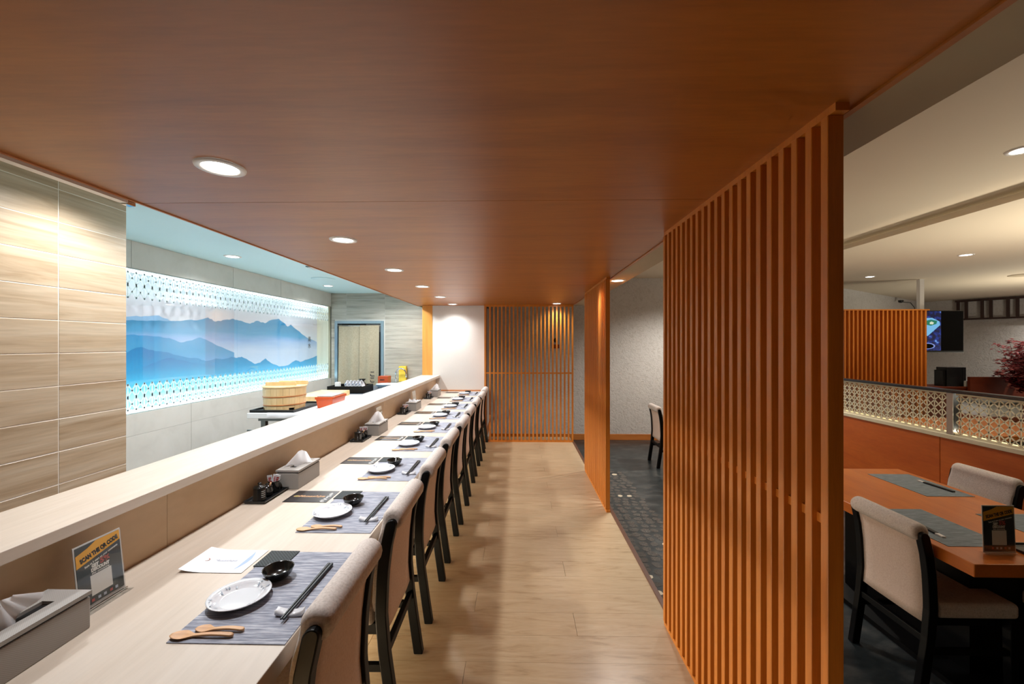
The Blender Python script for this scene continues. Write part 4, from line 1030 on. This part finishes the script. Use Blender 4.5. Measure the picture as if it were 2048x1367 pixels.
sleeve = MB().box(-0.009, 0.009, 0.0, 0.045, 0, 0.007).mesh('sleeve', M['ink_white'])
wrapm = MB().box(-0.011, 0.011, 0.04, 0.225, 0, 0.009).mesh('wrap', M['chopstick'], bevel=0.002)
for (x, yv, rz, lab) in ((2.835, 2.985, R(184), 'before the far chair'), (2.135, 2.115, R(-6), 'before the chair turned away')):
    t = thing('wrapped_chopsticks', 'dark paper sleeve of chopsticks with pale tip on the placemat ' + lab, 'chopsticks', (x, yv, TZ + 0.0024), rz, 'chopstick sleeves on the orange table')
    link('sleeve_tip', sleeve, t); link('sleeve', wrapm, t)
card_stand((2.24, 1.965, TZ), 0, 'clear card stand with yellow discount banner on the orange dining table', 0, 0.148, 0.222, 2)
o = link('condiment_tray', tray_me, None, (2.44, 2.0, TZ), R(90)); tag(o, 'black condiment tray on the orange table, cut by the picture edge', 'tray')
o = link('sachet_holder', cup_me, None, (2.455, 2.0, TZ + 0.0042)); tag(o, 'black cup on the condiment tray of the orange table', 'holder')
t = thing('sachet', 'white sachet standing in the cup on the orange table', 'sachet', (2.452, 1.998, TZ + 0.0142)); t.rotation_euler = (R(5), R(-10), 0); link('packet', packet, t); link('print', packet_print, t)

# partition with patterned top
PX, PY0, PY1 = 3.60, 1.2, 6.9
t = thing('booth_partition', 'orange wood booth partition topped with cream diamond lattice and steel rail', 'partition', (0, 0, 0))
for a, b in ((1.2, 2.398), (2.402, 3.598), (3.602, 4.798), (4.802, 6.9)):
    MB().box(PX, PX + 0.06, a, b, ZF, 0.70).build('panel', M['booth'], t, bevel=0.002, seg=1)
MB().box(PX - 0.008, PX + 0.13, PY0, PY1, 0.70, 0.735).build('cap', M['lattice'], t, bevel=0.003)
MB().box(PX + 0.088, PX + 0.112, PY0 + 0.05, PY1 - 0.05, 0.735, 0.742).build('led_strip', M['led_warm'], t)
MB().box(PX + 0.002, PX + 0.06, PY0, PY1, 1.085, 1.112).build('handrail', M['rail_dark'], t, bevel=0.006)
for yv in (3.50, 1.25, 5.9):
    MB().box(PX + 0.008, PX + 0.055, yv, yv + 0.055, 0.735, 1.085).build('post', M['steel'], t, bevel=0.002)
for a, b in ((1.32, 3.49), (3.57, 5.88)):
    nn = int((b - a) / 0.066)
    lb = lattice(MB(), (b - a) / nn, 0.0655, 0.0076, nn, 5, lambda u, v: ((PX + 0.022, a + u, 0.746 + v), (PX + 0.0255, a + u, 0.746 + v)))
    lb.box(PX + 0.02, PX + 0.036, a, b, 0.735, 0.75).box(PX + 0.02, PX + 0.036, a, b, 1.07, 1.085)
    o = lb.build('lattice_panel', M['lattice'], t); o['kind'] = 'stuff'
    MB().box(PX + 0.027, PX + 0.031, a, b, 0.752, 1.068).build('glass_pane', M['pane'], t)
# slat screen in the dining room, pole and television
t = thing('slat_screen', 'square orange slat screen standing in the dining room before the television', 'screen', (0, 5.83, 0))
sl2 = MB().box(0, 0.022, 0, 0.05, ZF, 1.955).mesh('slat', M['slat'], bevel=0.0015, seg=1)
x = 4.24
while x < 5.66:
    link('slat', sl2, t, (x, 0, 0)); x += 0.058
MB().box(4.24, 5.69, 0.052, 0.07, ZF, 1.965).build('back_board', M['booth'], t)
MB().box(4.24, 5.69, -0.004, 0.07, 1.955, 1.972).build('top_rail', M['slat'], t)
t = thing('television', 'flat black television hung from a white ceiling pole showing a blue picture', 'television', (6.72, 6.95, 0))
MB().box(-0.615, 0.615, 0, 0.05, 1.357, 2.04).build('housing', M['black_plastic'], t, bevel=0.004)
MB().box(-0.603, 0.603, -0.003, 0.0, 1.378, 2.028).build('screen_glass', M['tv_black'], t)
MB().box(-0.615, 0.615, -0.006, 0.0, 1.345, 1.357).build('lower_bezel', M['steel'], t)
MB().box(-0.035, 0.035, 0.06, 0.12, 1.8, ZD2 - 0.05).build('ceiling_pole', M['white_paint'], t)
# picture on the lit part of the screen: a tray of food in blue light
def tvpoly(name, pts, m, d):
    MB().add([(u, -0.003 - d, v) for u, v in pts], [tuple(range(len(pts)))]).build(name, m, t, recalc=False)
tvb = NT('blue screen picture')
tc = tvb.new('ShaderNodeTexCoord'); vo = tvb.new('ShaderNodeTexNoise'); vo.inputs['Scale'].default_value = 14; vo.inputs['Detail'].default_value = 6
tvb.l(tc.outputs['Object'], vo.inputs['Vector']); cr = tvb.new('ShaderNodeValToRGB')
for i, (p, c) in enumerate(((0.45, (4, 10, 50)), (0.6, (16, 44, 130)), (0.72, (110, 160, 230)))):
    e = cr.color_ramp.elements[i] if i < 2 else cr.color_ramp.elements.new(1.0)
    e.position = p; e.color = lin(c)
tvb.l(vo.outputs['Fac'], cr.inputs[0]); tvb.l(cr.outputs[0], tvb.b.inputs['Emission Color']); tvb.b.inputs['Emission Strength'].default_value = 1.0; tvb.b.inputs['Base Color'].default_value = (0, 0, 0, 1)
tvpoly('picture', [(-0.60, 1.38), (0.245, 1.38), (0.245, 2.026), (-0.60, 2.026)], tvb.m, 0.001)
tvpoly('picture_plate', [(-0.4, 1.66), (0.03, 1.62), (0.23, 1.80), (0.22, 1.86), (0.10, 1.92), (-0.4, 1.9)], emit('screen pale blue', (120, 190, 235), 0.9), 0.002)
tvpoly('picture_leaf', [(-0.02, 1.81), (0.08, 1.79), (0.17, 1.82), (0.18, 1.87), (0.08, 1.89), (-0.01, 1.87)], emit('screen green', (30, 130, 100), 0.8), 0.003)
tvpoly('picture_food', [(0.06, 1.815), (0.11, 1.81), (0.13, 1.84), (0.09, 1.86), (0.06, 1.845)], emit('screen cream', (220, 230, 200), 0.9), 0.004)
tvpoly('picture_bowl', [(0.12 * math.cos(a) + 0.03, 1.455 + 0.05 * math.sin(a)) for a in [2 * math.pi * i / 20 for i in range(20)]], emit('screen light rim', (130, 150, 220), 0.9), 0.002)
tvpoly('picture_bowl_inside', [(0.10 * math.cos(a) + 0.025, 1.453 + 0.04 * math.sin(a)) for a in [2 * math.pi * i / 20 for i in range(20)]], plain('screen black', (4, 4, 8), 0.2), 0.003)
t = thing('ceiling_speaker', 'flat round speaker disc in the dining ceiling near the picture edge', 'speaker', (7.9, 6.6, ZD2 - 0.05))
MB().lathe([(0, -0.014), (0.14, -0.014), (0.17, -0.008), (0.18, -0.001), (0, -0.001)], 32, caps=False).build('grille', M['soffit'], t)
t = thing('security_camera', 'small dark camera with cable high on the angled grey wall', 'camera', (8.8, 9.68, 2.47))
MB().lathe([(0, -0.04), (0.04, -0.03), (0.05, 0.0), (0.05, 0.02), (0, 0.02)], 16, caps=False).build('dome', M['black_plastic'], t)
MB().tube([(0.03, 0, -0.02), (0.2, -0.02, -0.04), (0.28, -0.03, -0.15), (0.3, -0.03, -0.3)], 0.008, 6).build('cable', M['black_plastic'], t)
# dark wooden frieze along the right-hand wall
t = thing('wall_frieze', 'dark brown wood ladder frieze high along the textured wall', 'frieze', (10.58, 10.72, 0))
dr = Vector((1.75, -3.34, 0)).normalized(); nr = Vector((-dr.y, dr.x, 0)) * -1
nr = Vector((-0.886, -0.464, 0))
def alongbox(name, s0, s1, z0, z1, th):
    a, b = dr * s0, dr * s1
    q = [a, b, b + nr * th, a + nr * th]
    MB().add([(p.x, p.y, z) for z in (z0, z1) for p in q], [(0, 3, 2, 1), (4, 5, 6, 7), (0, 1, 5, 4), (1, 2, 6, 5), (2, 3, 7, 6), (3, 0, 4, 7)]).build(name, M['dark_brown'], t)
t.location = Vector((10.58, 10.72, 0)) + nr * 0.03
alongbox('top_rail', 0.4, 3.3, 2.50, 2.545, 0.05); alongbox('bottom_rail', 0.1, 3.3, 2.06, 2.10, 0.05)
s = 0.42; k = 0
while s < 3.2:
    alongbox('stud', s, s + 0.05, 2.10, 2.50, 0.045)
    s += 0.14 if k % 2 == 0 else 0.26; k += 1
# sideboard, black stand and booth beyond the partition
t = thing('sideboard', 'low red brown sideboard under the television wall', 'cabinet', (9.15, 9.1, ZF))
MB().box(-0.55, 0.75, -0.25, 0.25, 0, 0.78).build('body', M['booth_red'], t, bevel=0.004)
MB().box(-0.57, 0.77, -0.27, 0.27, 0.78, 0.82).build('top', M['booth_red'], t, bevel=0.004)
MB().box(0.751, 0.86, -0.28, 0.25, 0, 0.83).build('pale_end', M['grey_wall'], t)
t = thing('menu_rack', 'black box shaped rack standing on the low sideboard', 'rack', (9.22, 8.98, ZF + 0.821))
MB().box(-0.20, 0.12, -0.10, 0.12, 0, 0.40).build('body', M['black_plastic'], t, bevel=0.004)
MB().box(-0.26, -0.20, -0.08, 0.10, 0, 0.34).build('side_wing', M['black_plastic'], t)
MB().box(0.125, 0.20, -0.10, 0.12, 0, 0.40).build('second_bay', M['black_plastic'], t)
MB().box(0.15, 0.22, -0.14, -0.105, 0.0, 0.12).build('white_tag', M['white_paint'], t)
t = thing('booth_bench', 'red brown booth bench with tall plain back beneath the blossom', 'bench', (10.3, 8.75, ZF))
MB().box(-0.93, 0.9, 0, 0.06, 0, 1.03).build('back', M['booth_red'], t, bevel=0.003)
MB().box(-0.93, 0.9, -0.5, 0, 0, 0.45).build('seat', M['booth_red'], t, bevel=0.006)
t = thing('white_warmer', 'white box shaped warmer seen through the patterned partition', 'appliance', (7.1, 6.35, 0.0))
MB().box(-0.26, 0.26, -0.18, 0.18, 0.42, 0.60).build('body', M['white_paint'], t, bevel=0.01)
MB().box(-0.30, 0.55, -0.22, 0.22, 0.62, 0.645).build('lid', M['steel'], t, bevel=0.004)
MB().box(-0.24, 0.24, -0.15, 0.15, 0.60, 0.62).build('lid_seal', M['black_plastic'], t)
t = thing('service_stand', 'dark stand under the white warmer beyond the partition', 'stand', (7.1, 6.35, ZF))
MB().box(-0.32, 0.60, -0.24, 0.24, 0.6, 0.65).build('top', M['booth_red'], t)
for x in (-0.29, 0.57):
    for yv in (-0.21, 0.21):
        MB().box(x - .02, x + .02, yv - .02, yv + .02, 0, 0.6).build('leg', M['black_wood'], t)
# pink blossom in a vase behind the bench
t = thing('blossom_tree', 'artificial pink cherry blossom branches in a vase beside the booth', 'plant', (10.15, 8.38, ZF + 0.452))
MB().lathe([(0, 0), (0.08, 0), (0.11, 0.12), (0.09, 0.22), (0.07, 0.26), (0.08, 0.28), (0.0, 0.2)], 24, caps=False).build('vase', M['black_glaze'], t)
random.seed(17)
bm_, pk, dk = MB(), MB(), MB()
def flower(m, c, s):
    for i in range(5):
        a = 2 * math.pi * i / 5 + random.random(); tilt = random.uniform(-.6, .6)
        dx, dy = math.cos(a), math.sin(a)
        m.add([c, c + Vector((dx * s - dy * s * .85, dy * s + dx * s * .85, tilt * s)), c + Vector((dx * s * 1.3, dy * s * 1.3, tilt * s * 1.5)), c + Vector((dx * s + dy * s * .85, dy * s - dx * s * .85, tilt * s))], [(0, 1, 2, 3)])
for b in range(30):
    a = random.uniform(0, 2 * math.pi); sp = random.uniform(0.1, 0.62); H = random.uniform(0.6, 1.25) - sp * 0.35
    pts = [Vector((0, 0, 0.24))]
    for i in range(1, 9):
        u = i / 8
        pts.append(Vector((math.cos(a) * sp * u ** 1.1 + random.uniform(-.03, .03), math.sin(a) * sp * 0.5 * u ** 1.1 + random.uniform(-.03, .03), 0.24 + H * u)))
    bm_.tube(pts, [0.008 - 0.0007 * i for i in range(9)], 5)
    for i in range(2, 9):
        for q in range(9):
            c = pts[i] + Vector((random.gauss(0, .045), random.gauss(0, .045), random.gauss(0, .04)))
            flower(dk if (c.z < 0.62 or random.random() < 0.2) else pk, c, random.uniform(0.024, 0.042))
bm_.build('branches', M['twig'], t)
o = pk.build('pink_blossom', M['petal'], t, recalc=False); o['kind'] = 'stuff'
o = dk.build('red_blossom', M['petal_dark'], t, recalc=False); o['kind'] = 'stuff'
